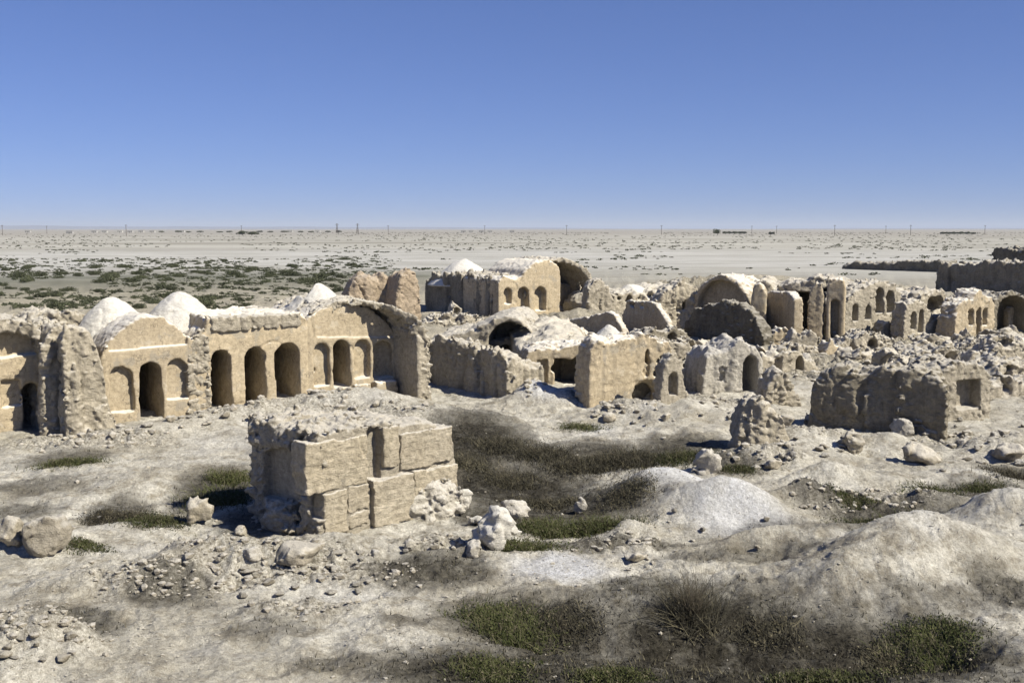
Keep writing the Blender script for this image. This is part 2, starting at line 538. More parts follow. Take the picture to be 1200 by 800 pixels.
class Frame:
    """A wall plane: a = its left foot, running along +x, +y into the building."""

    def __init__(self, a, b=None, ang=None):
        self.a = np.array(a, float)
        if ang is None:
            v = np.array(b, float) - self.a
            ang = math.atan2(v[1], v[0])
            self.len = float(np.hypot(v[0], v[1]))
        self.ang = ang
        self.u = np.array((math.cos(ang), math.sin(ang), 0))
        self.n = np.array((-math.sin(ang), math.cos(ang), 0))

    def pix(self, px, py, off=0.0):
        d = ray(px, py); C = np.array((0, 0, H))
        p0 = self.a + self.n * off
        t = self.n.dot(p0 - C) / self.n.dot(d)
        p = C + d * t - self.a          # height is measured from the foot
        return float(self.u.dot(p)), float(p[2])

    def dist(self):
        return float(np.hypot(*self.a[:2]))


def FR(ax, ay, bx=None, by=None, ang=None):
    return Frame(at(ax, ay), at(bx, by) if bx is not None else None, math.radians(ang) if ang is not None else None)


def arch2(X, Z, x0, x1, z0, z1, pointed=1.0):
    """2-D distance to an arched opening"""
    w = (x1 - x0) / 2; xc = (x0 + x1) / 2
    rise = min(w * pointed, (z1 - z0) * .8)
    zs = z1 - rise
    bx = np.maximum(np.abs(X - xc) - w, np.maximum(z0 - Z, Z - zs))
    el = (np.sqrt(((X - xc) / w) ** 2 + (np.maximum(Z - zs, 0) / rise) ** 2) - 1) * min(w, rise)
    el = np.maximum(el, zs - .35 * (zs - z0) - Z)
    return np.minimum(bx, el)


def carve(fr, opens, y0, off=0.0):
    """opens: (px left, px right, py top, py bottom, depth[, kind]) on the plane y = off"""
    L = []
    for o in opens:
        xc = (o[0] + o[1]) / 2
        xa, _ = fr.pix(o[0], (o[2] + o[3]) / 2, off); xb, _ = fr.pix(o[1], (o[2] + o[3]) / 2, off)
        _, zt = fr.pix(xc, o[2], off); _, zb = fr.pix(xc, o[3], off)
        L.append((min(xa, xb), max(xa, xb), zb, zt, o[4], o[5] if len(o) > 5 else 'arch'))

    def cut(X, Y, Z, d):
        wob = .04 * vnoise(X * 2.3, Y * 2.3, Z * 2.3) + .02 * vnoise(X * 9, Y * 9, Z * 9)
        for xa, xb, zb, zt, dep, kind in L:
            if kind == 'arch':
                a = arch2(X, Z, xa, xb, zb, zt)
            elif kind == 'flat':
                a = np.maximum(np.abs(X - (xa + xb) / 2) - (xb - xa) / 2, np.maximum(zb - Z, Z - zt))
            else:     # a ragged hole
                a = np.sqrt(((X - (xa + xb) / 2) / ((xb - xa) / 2)) ** 2 + ((Z - (zt + zb) / 2) / ((zt - zb) / 2)) ** 2) - 1
                a = a * min(xb - xa, zt - zb) / 2 + .18 * vnoise(X * 2.5, Y * 2.5, Z * 2.5) + .08 * vnoise(X * 7, Y * 7, Z * 7)
            o = np.maximum(a + wob, np.maximum(y0 - .8 - Y, Y - (y0 + dep)))
            d = np.maximum(d, -o)
        return d
    return cut


def place(me, name, root, fr):
    o = link(name, me, root)
    p = fr.a - np.array(root["_o"])
    o.location = p
    o.rotation_euler = (0, 0, fr.ang)
    return o


def thing(name, label, cat, a, group=None):
    o = bpy.data.objects.new(name, None)
    COL.objects.link(o)
    o.empty_display_size = .3
    o.location = a
    tag(o, label, cat, group, "thing")
    o["_o"] = [float(v) for v in a]
    return o


def wall(root, fr, name, sky, y0, y1, opens=(), mat=EARTH, amps=(.14, .08, 0), res=.1, plaster=None, zb=-1.0, batter=.0,
         soft=.09, jag=None, roof=1.0, extra=None, off=None, back=None, xr=None):
    """sky: skyline in photo pixels on the plane y = off (default y0)"""
    off = y0 if off is None else off
    pts = sorted(fr.pix(px, py, off) for px, py in sky)
    xs = np.array([p[0] for p in pts]); zs = np.array([p[1] for p in pts])
    x0, x1 = xs[0], xs[-1]
    mg = amps[0] + amps[1] + amps[2] + 3 * res

    jag = amps[0] * (1.1 if roof == 1 else .5) if jag is None else jag
    off_ = _seed[0] * 7.7

    def top(X, Y):
        t = np.interp(X, xs, zs) if back is None else np.interp(X, xs, zs) + back * (Y - y0)
        j = fbm(X * 1.2 + off_, Y * 1.2, 3.3, 3, .6) * 1.3
        return t + jag * (j - .25 + .5 * np.floor(2.5 * vnoise(X * 2.2, Y * 2.2 + off_, 8.8)) / 2.5)

    def base(X, Y, Z):
        hh = top(X, Y)
        b = batter * (Z - zs.mean())
        d = smax(np.maximum(x0 - X, X - x1), np.maximum(y0 - Y, Y - y1), .05) + b
        return np.maximum(smax(d, (Z - hh) * .8, soft), zb - Z)
    mask = None
    if plaster is not None:
        def mask(x, y, z):
            m = sstep(y0 + .55, y0 + .25, y) * sstep(0, .35, top(x, y) - z)
            return (1 - (1 - plaster) * m) * (1 - (1 - roof) * sstep(y0 + .35, y0 + .6, y))
    cuts = carve(fr, opens, y0, off) if opens else None

    def cut(X, Y, Z, d):
        if cuts: d = cuts(X, Y, Z, d)
        if extra: d = extra(X, Y, Z, d)
        return d
    tz = zs.max() + (0 if back is None else max(0, back * (y1 - y0)))
    me = grid_mesh(name, (x0 - mg, y0 - mg, zb - .01), (x1 + mg, y1 + mg, tz + mg), res, base, (*amps, mask), mat, cut)
    return place(me, name, root, fr)


def boxpart(root, fr, name, lo, hi, mat, amps=(.03, .03, 0), res=.06, soft=.06):
    lo = np.array(lo); hi = np.array(hi); mg = sum(amps) + 3 * res
    c = (lo + hi) / 2; hf = (hi - lo) / 2

    def base(X, Y, Z):
        return smax(smax(np.abs(X - c[0]) - hf[0], np.abs(Y - c[1]) - hf[1], soft), np.abs(Z - c[2]) - hf[2], soft)
    return place(grid_mesh(name, lo - mg, hi + mg, res, base, (*amps, None), mat), name, root, fr)


def domepart(root, fr, name, x, y, z0, r, h, mat, p=1.5, amps=(.08, .05, 0), res=.09, cutf=None):
    def base(X, Y, Z):
        rho = np.sqrt((X - x) ** 2 + (Y - y) ** 2) / r
        return (Z - z0 - h * (1 - rho ** p)) * .7

    def b2(X, Y, Z):
        return np.maximum(base(X, Y, Z), z0 - .6 - Z)
    mg = sum(amps) + 3 * res
    return place(grid_mesh(name, (x - 1.35 * r - mg, y - 1.35 * r - mg, z0 - .65), (x + 1.35 * r + mg, y + 1.35 * r + mg, z0 + h + mg), res, b2, (*amps, None), mat, cutf), name, root, fr)


def vaultpart(root, fr, name, xc, rx, zs, rz, th, yf, yb, xr, mat, amps=(.08, .06, 0), res=.08):
    """barrel-vault shell, axis along y; yf(x) = its broken front edge"""
    def base(X, Y, Z):
        e = np.sqrt(((X - xc) / rx) ** 2 + (np.maximum(Z - zs, 0) / rz) ** 2)
        d = (e - 1) * min(rx, rz)
        d = np.maximum(d, -(d + th))
        d = np.maximum(d, zs - .1 - Z)
        d = np.maximum(d, np.maximum(xr[0] - X, X - xr[1]))
        return np.maximum(d, np.maximum(yf(X) - Y, Y - yb))
    mg = sum(amps) + 3 * res
    ys = yf(np.linspace(xr[0], xr[1], 20)).min()
    return place(grid_mesh(name, (xr[0] - mg, ys - mg, zs - .4), (xr[1] + mg, yb + mg, zs + rz + mg), res, base, (*amps, None), mat), name, root, fr)


# ------------------------------------------------------------------ the ground
def build_ground():
    th_d = np.radians(np.linspace(-36, 36, 620))
    th_c = np.radians(np.linspace(36, 324, 60)[1:-1])
    th = np.concatenate((th_d, th_c))
    rs = [1.0]
    while rs[-1] < 60000:
        r = rs[-1]
        if r < 11: rs.append(r * 1.06)
        elif r < 125: rs.append(r * 1.0042)
        else: rs.append(r * 1.035)
    rs = np.array(rs)
    R, TH = np.meshgrid(rs, th, indexing='ij')
    X = R * np.sin(TH); Y = R * np.cos(TH)
    Z = T(X, Y)
    nr, nth = R.shape
    V = np.stack((X.ravel(), Y.ravel(), Z.ravel()), 1)
    i = np.arange(nr - 1)[:, None]; j = np.arange(nth)[None, :]
    j2 = (j + 1) % nth
    a = i * nth + j; b = i * nth + j2; c = (i + 1) * nth + j2; d = (i + 1) * nth + j
    Q = np.stack((a, d, c, b), -1).reshape(-1, 4)[:, ::-1]
    # flip to face up
    p = V[Q[0]]; nrm = np.cross(p[1] - p[0], p[2] - p[1])
    if nrm[2] < 0: Q = Q[:, ::-1]
    V = np.concatenate((V, [[0, 0, V[0, 2]]]))
    me = mesh_from("ground", V, Q, ground_material())
    x, y = V[:, 0], V[:, 1]
    soil = np.zeros((len(V), 4), np.float32); soil[:, 3] = 1
    soil[:, 0] = dark_mask(x, y)
    soil[:, 1] = salt_mask(x, y)
    soil[:, 2] = rubble_mask(x, y)
    at_ = me.attributes.new("soil", 'FLOAT_COLOR', 'POINT')
    at_.data.foreach_set("color", soil.ravel())
    tag(link("ground", me), None, None, kind="structure")


def blobs(spec):
    L = []
    for px, py, wx, wy, s in spec:
        p = at(px, py); d = p[1]
        L.append((p[0], p[1], wx * d / F, max(wy * d * d / (H * F), .2), 0.0, s))
    return L


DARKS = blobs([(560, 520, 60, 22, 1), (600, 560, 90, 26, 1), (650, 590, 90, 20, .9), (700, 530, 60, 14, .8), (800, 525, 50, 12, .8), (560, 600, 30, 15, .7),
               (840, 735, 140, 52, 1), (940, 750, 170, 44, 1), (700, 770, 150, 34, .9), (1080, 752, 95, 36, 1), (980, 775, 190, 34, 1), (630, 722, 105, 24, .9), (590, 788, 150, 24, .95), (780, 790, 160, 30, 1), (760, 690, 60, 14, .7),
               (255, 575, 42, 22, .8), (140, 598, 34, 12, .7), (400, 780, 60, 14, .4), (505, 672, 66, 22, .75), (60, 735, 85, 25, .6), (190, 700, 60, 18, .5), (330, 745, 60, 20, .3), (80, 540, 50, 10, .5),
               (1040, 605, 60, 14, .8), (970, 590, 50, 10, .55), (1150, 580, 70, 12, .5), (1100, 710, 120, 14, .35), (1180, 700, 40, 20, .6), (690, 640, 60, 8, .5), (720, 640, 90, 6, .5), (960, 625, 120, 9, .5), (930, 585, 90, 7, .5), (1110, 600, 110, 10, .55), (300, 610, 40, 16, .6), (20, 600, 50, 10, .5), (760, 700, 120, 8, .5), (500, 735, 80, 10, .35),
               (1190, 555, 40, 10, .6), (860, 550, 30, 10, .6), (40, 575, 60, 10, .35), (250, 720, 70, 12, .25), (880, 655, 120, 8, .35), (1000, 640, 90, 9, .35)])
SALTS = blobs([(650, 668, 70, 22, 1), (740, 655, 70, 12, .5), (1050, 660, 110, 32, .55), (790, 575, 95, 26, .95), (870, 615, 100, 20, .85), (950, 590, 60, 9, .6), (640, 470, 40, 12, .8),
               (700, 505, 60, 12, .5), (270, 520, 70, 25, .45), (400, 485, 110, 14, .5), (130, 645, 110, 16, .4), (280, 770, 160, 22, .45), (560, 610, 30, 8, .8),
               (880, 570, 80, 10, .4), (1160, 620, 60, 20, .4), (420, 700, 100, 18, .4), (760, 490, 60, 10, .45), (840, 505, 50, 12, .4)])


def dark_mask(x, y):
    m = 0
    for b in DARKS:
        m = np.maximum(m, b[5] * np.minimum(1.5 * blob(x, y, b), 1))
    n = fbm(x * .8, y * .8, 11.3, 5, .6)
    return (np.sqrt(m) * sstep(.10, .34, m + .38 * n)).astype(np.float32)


def salt_mask(x, y):
    m = 0
    for b in SALTS:
        m = np.maximum(m, b[5] * blob(x, y, b))
    n = fbm(x * .7, y * .7, 31.3, 4, .6)
    return (sstep(.2, .85, m + .4 * n) * np.clip(m * 1.5, 0, 1)).astype(np.float32)


build_ground()

# ------------------------------------------------------------------ far hills
def build_hills():
    n = 260
    th = np.radians(np.linspace(-34, 34, n))
    a = np.linspace(0, 1, n)
    hgt = 14 + 30 * fbm(a * 9, 0, 1.1, 4) + 75 * np.clip(1 - np.abs(a - .15) / .45, 0, 1)
    rows = []
    for k, (rr, f) in enumerate(((24000, -.05), (25500, .55), (26500, .8), (27500, 1.0), (30000, .3), (33000, -.05))):
        rows.append(np.stack((rr * np.sin(th), rr * np.cos(th), np.minimum(hgt, 220) * f * (1 + (.25 * fbm(a * 40, k * 3.3, 2.2, 3) if 0 < f else 0)) - (4 if f < 0 else 0)), 1))
    V = np.concatenate(rows)
    Q = []
    for k in range(5):
        i = np.arange(n - 1) + k * n
        Q.append(np.stack((i, i + 1, i + n + 1, i + n), 1))
    me = mesh_from("hills", V, np.concatenate(Q), HILLM)
    tag(link("hills", me), None, None, kind="structure")


build_hills()

GA = math.radians(34)     # the town's grid

# ------------------------------------------------------------------ 1. arcaded building on the left
def left_building():
    fr = FR(120, 500, ang=34)
    r = thing("arcaded_building", "long tan mud brick building with arched doorways and niches below white domes", "ruin", fr.a)
    X = lambda px, py=440, off=0: fr.pix(px, py, off)[0]
    Zz = lambda px, py, off=0: fr.pix(px, py, off)[1]

    def setback(pxa, pya, pxb, pyb, dep, xlo, xhi):
        xa, za = fr.pix(pxa, pya); xb, zb = fr.pix(pxb, pyb)

        def ex(X_, Y_, Z_, d):
            zl = za + (zb - za) * (X_ - xa) / (xb - xa)
            return np.maximum(d, -np.maximum(np.maximum(zl - Z_, Y_ - dep), np.maximum(xlo - X_, X_ - xhi)))
        return ex
    # three-niche bay with its lunette
    wall(r, fr, "facade_wall", [(116, 425), (122, 408), (135, 392), (150, 380), (165, 372), (178, 369), (192, 372), (205, 380), (218, 392), (226, 398), (229, 392)],
         0, 4.6, [(128, 157, 429, 483, .26), (164, 191, 424, 494, 4.0), (196, 221, 420, 467, .26)], PLASTER, (.10, .06, 0), .06, plaster=.07, roof=.4, soft=.1,
         extra=setback(125, 412, 222, 403, .14, X(128), X(221)))
    # long bay with three doors
    wall(r, fr, "facade_wall", [(226, 396), (233, 388), (240, 384), (243, 370), (270, 369), (300, 371), (330, 368), (352, 366), (358, 371), (361, 380)],
         0.02, 5.2, [(248, 272, 410, 484, 4.4), (288, 312, 407, 478, 4.4), (323, 352, 402, 470, 4.4)], PLASTER, (.10, .07, 0), .06, plaster=.09, roof=.4, soft=.12)
    # broken seam where the brickwork shows
    wall(r, fr, "broken_brickwork", [(219, 412), (225, 397), (232, 390), (240, 386), (245, 396), (247, 415)], -.07, .5, (), EARTH, (.06, .08, .06), .055, off=-.07)
    # parapet band
    xa, xb = X(246, 375), X(353, 372)
    za, zb_ = Zz(300, 387), Zz(300, 369)
    boxpart(r, fr, "parapet", (xa, -.10, za), (xb, .5, zb_ + .02), EARTH, (.03, .05, 0), .06)
    # iwan: back wall with lunette
    wall(r, fr, "facade_wall", [(355, 384), (362, 370), (374, 362), (388, 356), (402, 353), (418, 354), (432, 359), (446, 368), (458, 380), (466, 392)],
         0.03, 4.4, [(368, 387, 402, 452, .3), (391, 411, 398, 454, 3.8), (416, 434, 398, 443, .34), (438, 461, 399, 443, .4), (369.5, 373.5, 431, 437, .9), (416.5, 420, 424, 430, .9)], PLASTER, (.08, .05, 0), .06, plaster=.07, roof=.4, soft=.1,
         extra=setback(366, 395, 462, 395, .12, X(372), X(464)))
    # small vent holes are knocked through the side niches
    boxpart(r, fr, "bench", (X(433), -.62, -.6), (X(458), .06, Zz(446, 446, -.6)), PLASTER, (.02, .03, 0), .06)
    boxpart(r, fr, "plinth", (X(412), -.3, -.6), (X(433), .06, Zz(425, 450, -.3)), PLASTER, (.03, .04, 0), .06)
    # iwan side wall, standing forward
    xw = X(462)
    zt = Zz(487, 392, -1.9)
    def sw(X_, Y_, Z_):
        d = smax(np.abs(X_ - xw - .32) - .32, np.maximum(-2.0 - Y_, Y_ - 2.5), .1)
        return np.maximum(smax(d, (Z_ - zt - .12 * (Y_ + 1.9)), .15), -1 - Z_)
    me = grid_mesh("side_wall", (xw - .4, -2.4, -1.01), (xw + 1.1, 2.9, zt + 1.0), .06, sw, (.08, .09, .05, lambda x, y, z: .25 + .75 * sstep(xw + .1, xw + .35, x)), EARTH)
    place(me, "side_wall", r, fr)
    # remaining half of the vault
    xl = X(352, 380); xc = (xl + xw + .5) / 2; rx = (xw + .55 - xl) / 2
    zs = zt - .15; rz = Zz(408, 350) - zs
    xp = X(404, 355)
    vaultpart(r, fr, "vault", xc, rx, zs, rz, .30, lambda x: np.interp(x, [xp - .6, xp, xp + 1.3, xw + .35], [.15, -.05, -.55, -2.0]), 4.5, (xl, xw + .62), EARTH, (.05, .07, 0), .06)
    # roof crust and domes
    z2 = Zz(300, 372)
    domepart(r, fr, "dome", *rooft(fr, 211, 3.2), z2 - .45, 1.6, Zz2(fr, 211, 340, 3.2) - z2 + .45, WHITE, 1.45, (.07, .02, 0), .07)
    domepart(r, fr, "roof_crust", *rooft(fr, 300, 3.6), z2 - .35, 1.5, .6, EARTH, 1.6, (.15, .08, 0), .1)
    # broken conical dome: open towards the viewer
    x0, y0 = rooft(fr, 372, 2.6)
    zt2 = Zz2(fr, 368, 329, 2.6)
    def brk(X_, Y_, Z_, d):
        dx = X_ - x0; dy = Y_ - y0
        inn = (Z_ - (z2 + .25) - (zt2 - z2 - .45) * (1 - (np.sqrt(dx ** 2 + dy ** 2) / .95) ** 1.3)) * .7
        d = np.maximum(d, -inn)
        return np.maximum(d, -(dx * .45 - dy * .9 - .05) * np.where(dx > -.75, 1, -1))
    domepart(r, fr, "broken_dome", x0, y0, z2 + .05, 1.35, zt2 - z2 - .05, WHITE, 1.3, (.04, .015, 0), .06, brk)


def rooft(fr, px, y):
    return fr.pix(px, 360, y)[0], y


def Zz2(fr, px, py, y):
    return fr.pix(px, py, y)[1]


left_building()


# ------------------------------------------------------------------ 2. vaulted chamber at the left edge
def left_chamber():
    fr = FR(20, 506, ang=34)
    r = thing("vaulted_chamber", "crumbling vaulted chamber with deeply grooved eroded buttress at the left edge", "ruin", fr.a)
    xa, za = fr.pix(0, 420); xb, zb = fr.pix(47, 413)

    def ex(X_, Y_, Z_, d):
        zl = za + (zb - za) * (X_ - xa) / (xb - xa)
        return np.maximum(d, -np.maximum(zl - Z_, Y_ - .25))
    wall(r, fr, "back_wall", [(-70, 400), (-50, 388), (-20, 380), (10, 380), (30, 384), (45, 394), (58, 405)], 0, 4.5,
         [(27, 47, 448, 506, 2.0), (3, 24, 446, 476, .2, 'flat'), (-45, -10, 440, 500, 1.5)], PLASTER, (.10, .06, 0), .07, plaster=.3, soft=.1, extra=ex)
    # broken vault over it
    xl = fr.pix(-60, 400)[0]; xr = fr.pix(66, 400)[0]
    zs = fr.pix(55, 412)[1]
    vaultpart(r, fr, "vault", (xl + xr) / 2, (xr - xl) / 2, zs, fr.pix(8, 374)[1] - zs, .42, lambda x: np.interp(x, [xl, xr - 1.5, xr], [-.2, -.35, -.9]), 4.6, (xl, xr), EARTH, (.10, .10, 0), .07)
    f2 = FR(52, 511, ang=34)
    wall(r, f2, "pier", [(50, 402), (54, 388), (62, 378), (70, 378), (76, 392), (80, 420)], 0, 3.4, (), EARTH, (.10, .06, .20), .055, batter=.03)
    f3 = FR(80, 514, ang=34)
    wall(r, f3, "buttress", [(72, 400), (78, 388), (88, 384), (100, 392), (108, 398), (115, 412), (121, 432), (126, 462), (133, 486), (140, 500)], 0, 3.0, (), EARTH, (.14, .07, .20), .055, batter=.04)
    f4 = FR(60, 495, ang=34)
    wall(r, f4, "roof_mass", [(30, 392), (45, 374), (60, 366), (85, 366), (102, 374), (116, 380), (128, 388), (136, 392)], 2.4, 6.5, (), EARTH, (.2, .12, 0), .09, off=2.4)
    z0 = Zz2(fr, 130, 386, 5.0)
    f5 = FR(120, 500, ang=34)
    xx, yy = rooft(f5, 132, 3.4)
    domepart(r, f5, "dome", xx, yy, Zz2(f5, 130, 386, 3.4), 1.4, Zz2(f5, 130, 347, 3.4) - Zz2(f5, 130, 386, 3.4), WHITE, 1.6, (.08, .022, 0), .07)


left_chamber()


# ------------------------------------------------------------------ 3. big broken block in the foreground
def front_block():
    fr = FR(378, 634, 541, 592)          # its lit face, seen from the right
    r = thing("mud_brick_block", "isolated block of cracked mud brick courses standing alone in the foreground", "ruin", fr.a)
    L = fr.len
    P = lambda px, py: fr.pix(px, py)
    top = [P(352, 512), P(400, 505), P(431, 500), P(470, 498), P(525, 500), P(534, 520), P(541, 590)]
    xs = np.array([p[0] for p in top]); zs = np.array([p[1] for p in top])
    zt = float(zs[:4].mean())

    def core(X, Y, Z):
        hh = np.interp(X, xs, zs) + .07 + .24 * fbm(X * 1.3, Y * 1.3, 4.4, 4, .6) + .12 * (Y > 2.0) * (X < 1.2)
        hh = hh - .05 * np.abs(Y - 1.0)
        d = smax(np.maximum(-.02 - X, X - L + .05), np.maximum(.06 - Y, Y - 3.0), .06)
        return np.maximum(smax(d, Z - hh, .10), -1 - Z)

    def cut(X, Y, Z, d):
        # tall recess with jambs on the shaded face (x = 0)
        a = np.maximum(np.maximum(X - .75 - .12 * vnoise(X * 3, Y * 3, Z * 3), np.abs(Y - 1.05 - .10 * vnoise(Z * 2, Y, 3.3)) - .21), np.maximum(.18 - Z, Z - (zt - .30)))
        d = np.maximum(d, -a)
        a = np.maximum(np.maximum(X - .28, np.abs(Y - 1.75) - .62), np.maximum(.6 - Z, Z - (zt - .62 + .2 * vnoise(X, Y * 2, 1.1))))
        d = np.maximum(d, -a)
        a = np.maximum(np.maximum(X - .2, np.abs(Y - .72) - .12), np.maximum(.9 - Z, Z - zt + .1))
        d = np.maximum(d, -a)
        # small arched niche near the corner of the lit face
        xa, _ = P(366, 580); xb, _ = P(384, 580); _, zb = P(375, 610); _, zq = P(375, 551)
        o = np.maximum(arch2(X, Z, xa, xb, zb, zq), np.maximum(-1 - Y, Y - .45))
        d = np.maximum(d, -o)
        # deep chase
        xa, _ = P(433, 540); xb, _ = P(449, 540); _, zb = P(440, 566)
        o = np.maximum(np.maximum(xa - X, X - xb), np.maximum(Y - .30, np.maximum(zb - Z, Z - zt + .05)))
        return np.maximum(d, -o)
    me = grid_mesh("core", (-.5, -.4, -1.01), (L + .4, 3.5, zt + .8), .045, core, (.07, .075, .05, lambda x, y, z: .35 + .65 * sstep(zt - .15, zt + .05, z) + .6 * sstep(.3, .05, x)), EARTH, cut)
    place(me, "core", r, fr)
    for pa, pb, pc, pd, pr in [(358, 432, 515, 575, .02), (449, 468, 501, 548, -.02), (468, 530, 503, 546, -.03), (483, 536, 546, 585, -.07),
                               (380, 408, 576, 626, .0), (408, 435, 569, 600, .01), (435, 483, 556, 613, -.10), (410, 434, 601, 618, .03)]:
        xm = (pa + pb) / 2; ym = (pc + pd) / 2
        x0 = P(pa, ym)[0]; x1 = P(pb, ym)[0]
        z1 = P(xm, pc)[1]; z0 = P(xm, pd)[1]
        sh = .16 * random.uniform(-1, 1)

        def blk(X, Y, Z, x0=x0, x1=x1, z0=z0, z1=z1, pr=pr, sh=sh):
            zz = Z - sh * .25 * (X - (x0 + x1) / 2) + .05 * vnoise(X * 2.5, Z * 2.5, 7.7) + .02 * vnoise(X * 8, Z * 8, 1.7)
            xx = X - sh * .4 * (Z - (z0 + z1) / 2) + .05 * vnoise(X * 2.5, Z * 2.5, 2.7) + .02 * vnoise(X * 8, Z * 8, 5.7)
            d = smax(np.maximum(x0 + .01 - xx, xx - x1 + .01), np.maximum(z0 + .01 - zz, zz - z1 + .01), .01)
            return smax(d, np.maximum(pr + .03 * vnoise(X * 1.7, Z * 1.7, pr * 90) - Y, Y - .6), .012)
        me = grid_mesh("mud_block", (x0 - .25, pr - .3, z0 - .25), (x1 + .25, .75, z1 + .25), .03, blk, (.016, .018, 0, None), BLOCK)
        place(me, "mud_block", r, fr)
    # eroded foot at the right end
    xa = P(474, 600)[0]
    def lump(X, Y, Z):
        e = np.sqrt(((X - xa - .95) / .98) ** 2 + ((Y - .15) / .62) ** 2 + ((Z - .12) / .75) ** 2) - 1
        return np.maximum(e * .6, -1 - Z)
    me = grid_mesh("eroded_foot", (xa - .5, -1.0, -.9), (xa + 2.4, 1.3, 1.3), .045, lump, (.06, .09, .14, None), PALE)
    place(me, "eroded_foot", r, fr)
    # lump below the recess
    def lump2(X, Y, Z):
        e = np.sqrt(((X - .02) / .34) ** 2 + ((Y - 1.75) / .8) ** 2 + ((Z - .05) / .62) ** 2) - 1
        return np.maximum(e * .4, -.8 - Z)
    place(grid_mesh("eroded_foot", (-.7, .6, -.81), (.8, 2.9, 1.1), .045, lump2, (.05, .08, .12, None), EARTH), "eroded_foot", r, fr)


front_block()


# ------------------------------------------------------------------ 4. further ruins
def simple(name, label, fr_args, sky, y0, y1, opens=(), mat=EARTH, amps=(.14, .08, 0), res=.1, part="wall", cat="ruin", **kw):
    fr = FR(*fr_args) if isinstance(fr_args, tuple) else fr_args
    r = thing(name, label, cat, fr.a)
    wall(r, fr, part, sky, y0, y1, opens, mat, amps, res, **kw)
    return r, fr


# rounded pinkish wall lumps behind the iwan
simple("rounded_wall_stump", "broad pinkish rounded wall stump rising behind the left arcaded building", Frame(at_d(405, 60), at_d(492, 62)),
       [(407, 360), (410, 338), (417, 325), (430, 319), (441, 323), (450, 317), (457, 322), (460, 338), (464, 352)], 0, 1.8, (), PINK, (.16, .07, .08), .08, soft=.5)
simple("rounded_wall_stump", "slender pinkish wall stump right of the broad pinkish one", Frame(at_d(464, 60), at_d(492, 61)),
       [(463, 358), (465, 340), (470, 322), (478, 315), (486, 318), (491, 330), (493, 362)], 0, 1.5, (), PINK, (.14, .08, .10), .08, soft=.4)

# second house: shaded ribbed flank, lit front with three niches, broken iwan
def mid_house():
    fr = FR(585, 376, ang=32)
    r = thing("ruined_house", "roofless house with three small niches and a broken half vault in the middle", "ruin", fr.a)
    wall(r, fr, "facade_wall", [(584, 328), (592, 323), (600, 325), (612, 323), (616, 316), (624, 309), (634, 304), (645, 304), (653, 309), (657, 315)],
         0, 5.5, [(591, 600, 337, 356, .5), (607, 620, 336, 369, .7), (627, 640, 336, 364, .6)], PLASTER, (.10, .07, 0), .1, plaster=.25, roof=.4, soft=.15)
    wall(r, fr, "iwan_back", [(650, 322), (660, 330), (672, 334), (694, 336)], 2.6, 5.5, [(666, 689, 338, 364, 1.6)], PLASTER, (.08, .05, 0), .1, plaster=.3, off=2.6)
    x0 = fr.pix(617, 330)[0]; x1 = fr.pix(697, 345)[0]; zs = fr.pix(695, 345)[1]
    vaultpart(r, fr, "vault", (x0 + x1) / 2, (x1 - x0) / 2, zs - .2, fr.pix(640, 302)[1] - zs + .2, .4, lambda x: np.interp(x, [x0, (x0 + x1) / 2, x1], [.4, .3, -.4]), 5.6, (x0, x1), EARTH, (.10, .10, 0), .1)
    f2 = FR(690, 378, ang=32)
    wall(r, f2, "side_wall", [(690, 338), (696, 328), (704, 326), (712, 332), (718, 345), (722, 360)], 0, 1.0, (), EARTH, (.14, .1, .08), .1)
    # ribbed flank
    A = fr.a + fr.n * 11.0
    f3 = Frame(A, fr.a + fr.n * .4)
    f3x = [f3.pix(p, 330)[0] for p in (505, 583)]
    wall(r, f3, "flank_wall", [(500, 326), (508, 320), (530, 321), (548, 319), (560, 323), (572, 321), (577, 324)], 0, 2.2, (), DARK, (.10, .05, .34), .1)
    domepart(r, f3, "dome", *rooft(f3, 545, 2.6), Zz2(f3, 545, 326, 2.6), 2.6, Zz2(f3, 545, 302, 2.6) - Zz2(f3, 545, 326, 2.6), WHITE, 1.3, (.1, .025, 0), .12)


mid_house()

# low shaded walls with sloping crests, right of that house
def slope_walls():
    f = Frame(at(652, 386), at(733, 398))
    simple("sloping_wall", "brown shaded terrace wall with a pale sloping end below the middle house", f,
           [(648, 384), (654, 377), (670, 374), (690, 370), (712, 364), (719, 368), (727, 382), (735, 400)], 0, .5, (), PLASTER, (.05, .05, .05), .09, plaster=.5, soft=.05)
    f = Frame(at(734, 388), at(792, 399))
    simple("sloping_wall", "brown shaded wall with a sloping crest under a row of dark holes", f,
           [(728, 366), (734, 352), (750, 353), (766, 352), (775, 366), (785, 385), (793, 400)], 0, .5,
           [(738, 743, 354, 361, .5, 'hole'), (748, 754, 355, 362, .5, 'hole')], PLASTER, (.05, .06, .06), .09, plaster=.5, soft=.05)
    fr = FR(708, 374, 800, 368)
    r = thing("buried_house", "half buried house with a low white dome and a row of dark holes", "ruin", fr.a)
    wall(r, fr, "wall", [(706, 356), (714, 345), (730, 342), (760, 341), (775, 340), (790, 336), (800, 332), (806, 340)], 0, 5,
         [(714, 719, 345, 353, .8, 'hole'), (722, 730, 346, 354, .9, 'hole'), (734, 741, 346, 354, .9, 'hole'), (746, 756, 345, 353, .9, 'hole'), (760, 768, 343, 351, .9, 'hole'), (772, 778, 342, 350, .9, 'hole')],
         EARTH, (.2, .07, 0), .11)
    domepart(r, fr, "dome", *rooft(fr, 741, 2.4), Zz2(fr, 741, 345, 2.4) - .2, 1.9, Zz2(fr, 741, 332, 2.4) - Zz2(fr, 741, 345, 2.4) + .2, WHITE, 1.6, (.08, .02, 0), .1)


slope_walls()

